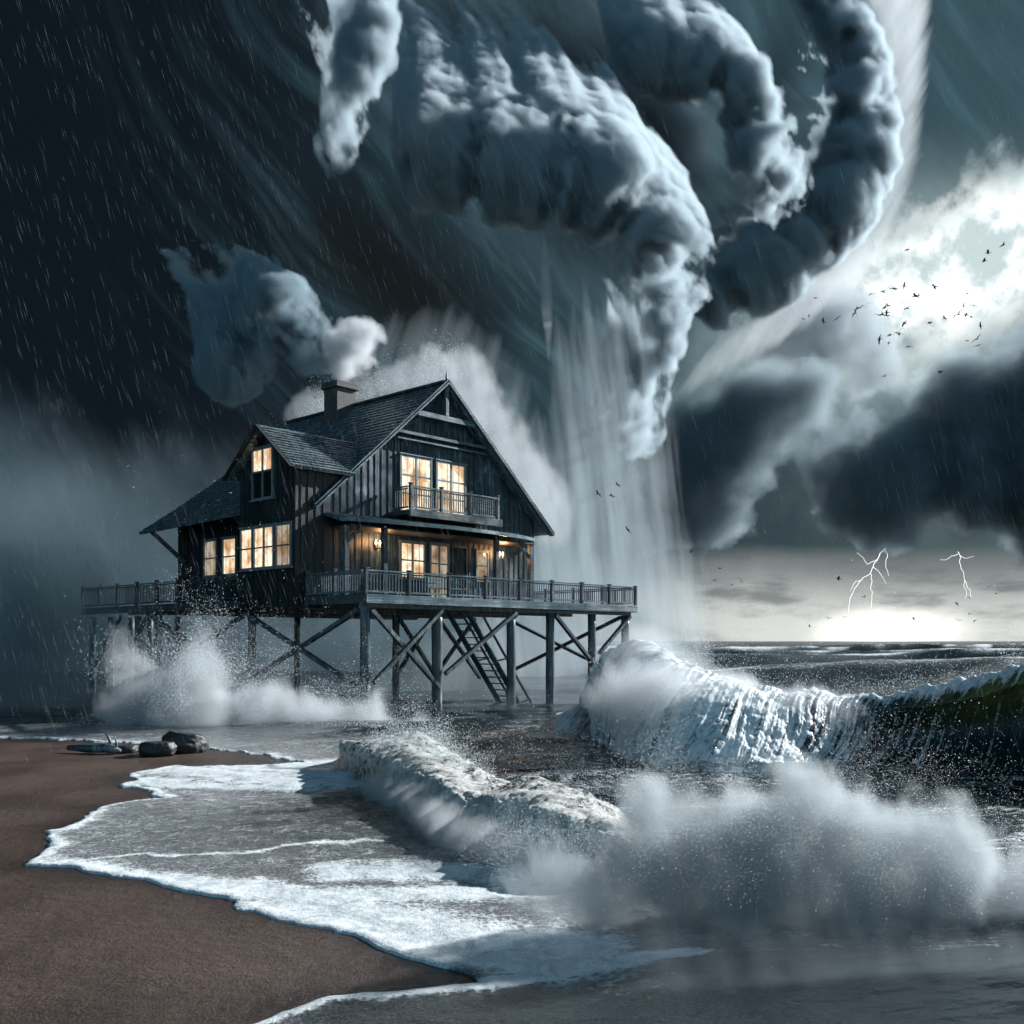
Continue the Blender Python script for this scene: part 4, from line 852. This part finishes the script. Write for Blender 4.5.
# ---------------------------------------------------------------- lightning far out over the sea
m, t = mat('lightning'); t.link(t.n('ShaderNodeEmission', {0: (.95, .97, 1, 1), 1: 1.5}).outputs[0], t.out.inputs[0]); M_BOLT = m
def bolt(branches, D, lab, ox, oy, k):
    q = MB()
    for wd, pts in branches:
        pts = [P(ox + x / k, oy + y / k, D) for x, y in pts]; out = []
        for a, b in zip(pts[:-1], pts[1:]):
            out.append(a)
            for f in (.3, .65): out.append(a + (b - a) * f + np.array([random.gauss(0, 1), random.gauss(0, 1), random.gauss(0, 1)]) * np.linalg.norm(b - a) * .07)
        out.append(pts[-1]); n = len(out)
        q.tube(out, [wd * D / F * (1 - .6 * i / n) for i in range(n)], 5)
    q.build('lightning_bolt', M_BOLT, label=lab, category='lightning')
bolt([(.27, [(655, 128), (640, 142), (634, 158), (622, 178), (614, 196), (590, 214), (572, 236), (560, 262), (556, 300)]), (.19, [(614, 196), (619, 214), (615, 238), (619, 262), (616, 288)]), (.2, [(655, 128), (660, 152), (655, 178), (663, 202)]), (.17, [(634, 158), (606, 172), (598, 160), (578, 140)]), (.16, [(622, 178), (640, 196), (655, 222)]), (.15, [(590, 214), (576, 216), (560, 244)])],
     1800, 'branching lightning bolt striking down to the sea beside the sun glow', 640, 500, 2.667)
bolt([(.19, [(848, 138), (856, 150), (852, 166), (862, 190), (866, 214), (864, 232), (868, 262)]), (.16, [(848, 145), (830, 149), (818, 158), (800, 160)]), (.14, [(852, 150), (872, 156), (890, 150)]), (.15, [(866, 214), (876, 236), (884, 262)])],
     1800, 'thin fainter lightning bolt at the right below the dark rain band', 640, 500, 2.667)
# ---------------------------------------------------------------- driving rain and flying drops
m, t = mat('rain_drops')
b = t.n('ShaderNodeBsdfDiffuse', {'Color': (.8, .86, .88, 1)}); tr = t.n('ShaderNodeBsdfTransparent'); t.link(t.n('ShaderNodeMixShader', {0: .06, 1: tr.outputs[0], 2: b.outputs[0]}).outputs[0], t.out.inputs[0]); M_RAIN = m
N = 5200; r_ = np.random.default_rng(8)
dd = r_.uniform(8, 46, N) ; px = r_.uniform(-60, 1084, N); py = r_.uniform(-60, 830, N)
c = np.array([P(a, b_, q) for a, b_, q in zip(px, py, dd)]); c = c[c[:, 2] > .6]; N = len(c); dd = dd[:N]
L = r_.uniform(.012, .034, N)[:, None] * c[:, 1:2]; dr = np.array([.30, 0, -1.0]) + r_.normal(0, .03, (N, 3)); dr /= np.linalg.norm(dr, axis=1, keepdims=True)
wd = (r_.uniform(.00014, .0003, N)[:, None] * c[:, 1:2])
sd_ = np.array([[1, 0, .3], [-.5, .87, 0], [-.5, -.87, 0]])
V = np.concatenate([np.stack([c - dr * L / 2] + [c + sd_[k] * wd for k in range(3)] + [c + dr * L / 2], 1)], 0).reshape(-1, 3)
base = np.array([(0, 1, 2), (0, 2, 3), (0, 3, 1), (4, 2, 1), (4, 3, 2), (4, 1, 3)]); Fc = (base[None] + (np.arange(N) * 5)[:, None, None]).reshape(-1, 3)
obj('rain', mesh_from('rain', V, Fc, M_RAIN, False), kind='stuff', label='slanting rain drops driven across the whole view')
m, t = mat('water_drops'); b = t.n('ShaderNodeBsdfDiffuse', {'Color': (.85, .9, .92, 1)}); tl = t.n('ShaderNodeBsdfTranslucent', {'Color': (.85, .9, .92, 1)})
t.link(t.n('ShaderNodeMixShader', {0: .5, 1: b.outputs[0], 2: tl.outputs[0]}).outputs[0], t.out.inputs[0]); M_DROP = m
def drops(spots, D, n, size, name='flying_drops'):
    """drops thrown up round a line of (px, py, spread px, rise px)"""
    s = spline([list(P(a, b_, D)) + [c_ * D / F, e * D / F] for a, b_, c_, e in spots], 400); i = r_.integers(0, 400, n)
    p = s[i, :3] + r_.normal(0, 1, (n, 3)) * s[i, 3:4] * [1, .6, .6]; p[:, 2] += r_.exponential(1, n) * s[i, 4]; p[:, 0] -= r_.exponential(.25, n) * s[i, 4]
    # drops gather in ragged sheets
    k = fbm(p * 2.2 / (D / 12), 3, 12) + .25 > r_.random(n) * .5; p = p[k & (p[:, 2] > .05)]
    return points_obj(name, p, r_.lognormal(0, .35, len(p)) * size * D / F, M_DROP, kind='stuff', label='fine drops flung off the breaking water')
drops([(500, 860, 20, 16), (600, 835, 30, 22), (680, 815, 32, 28), (760, 810, 36, 34), (850, 826, 38, 32), (940, 850, 40, 28), (1040, 880, 36, 24)], 9.5, 120000, .16)
drops([(600, 880, 40, 30), (760, 880, 50, 40), (940, 910, 50, 40)], 9.4, 14000, .22)
drops([(780, 790, 60, 30), (860, 780, 60, 50), (940, 800, 60, 40), (1030, 830, 50, 30)], 11.5, 2500, .2)
drops([(600, 690, 10, 12), (640, 655, 14, 16), (700, 672, 12, 12), (780, 692, 10, 10), (880, 690, 8, 10), (980, 676, 10, 12), (1060, 655, 10, 10)], 24, 18000, .16)
drops([(100, 735, 10, 36), (190, 715, 24, 36), (205, 690, 20, 32), (285, 720, 22, 26), (400, 725, 18, 24)], 33, 60000, .19)
drops([(380, 750, 12, 10), (430, 745, 12, 14), (480, 780, 14, 10), (530, 795, 16, 12), (600, 830, 18, 16)], 18, 36000, .18)
drops([(290, 425, 8, 6), (350, 402, 8, 8), (445, 383, 6, 16), (480, 430, 8, 18), (540, 520, 10, 14)], 58, 30000, .13)
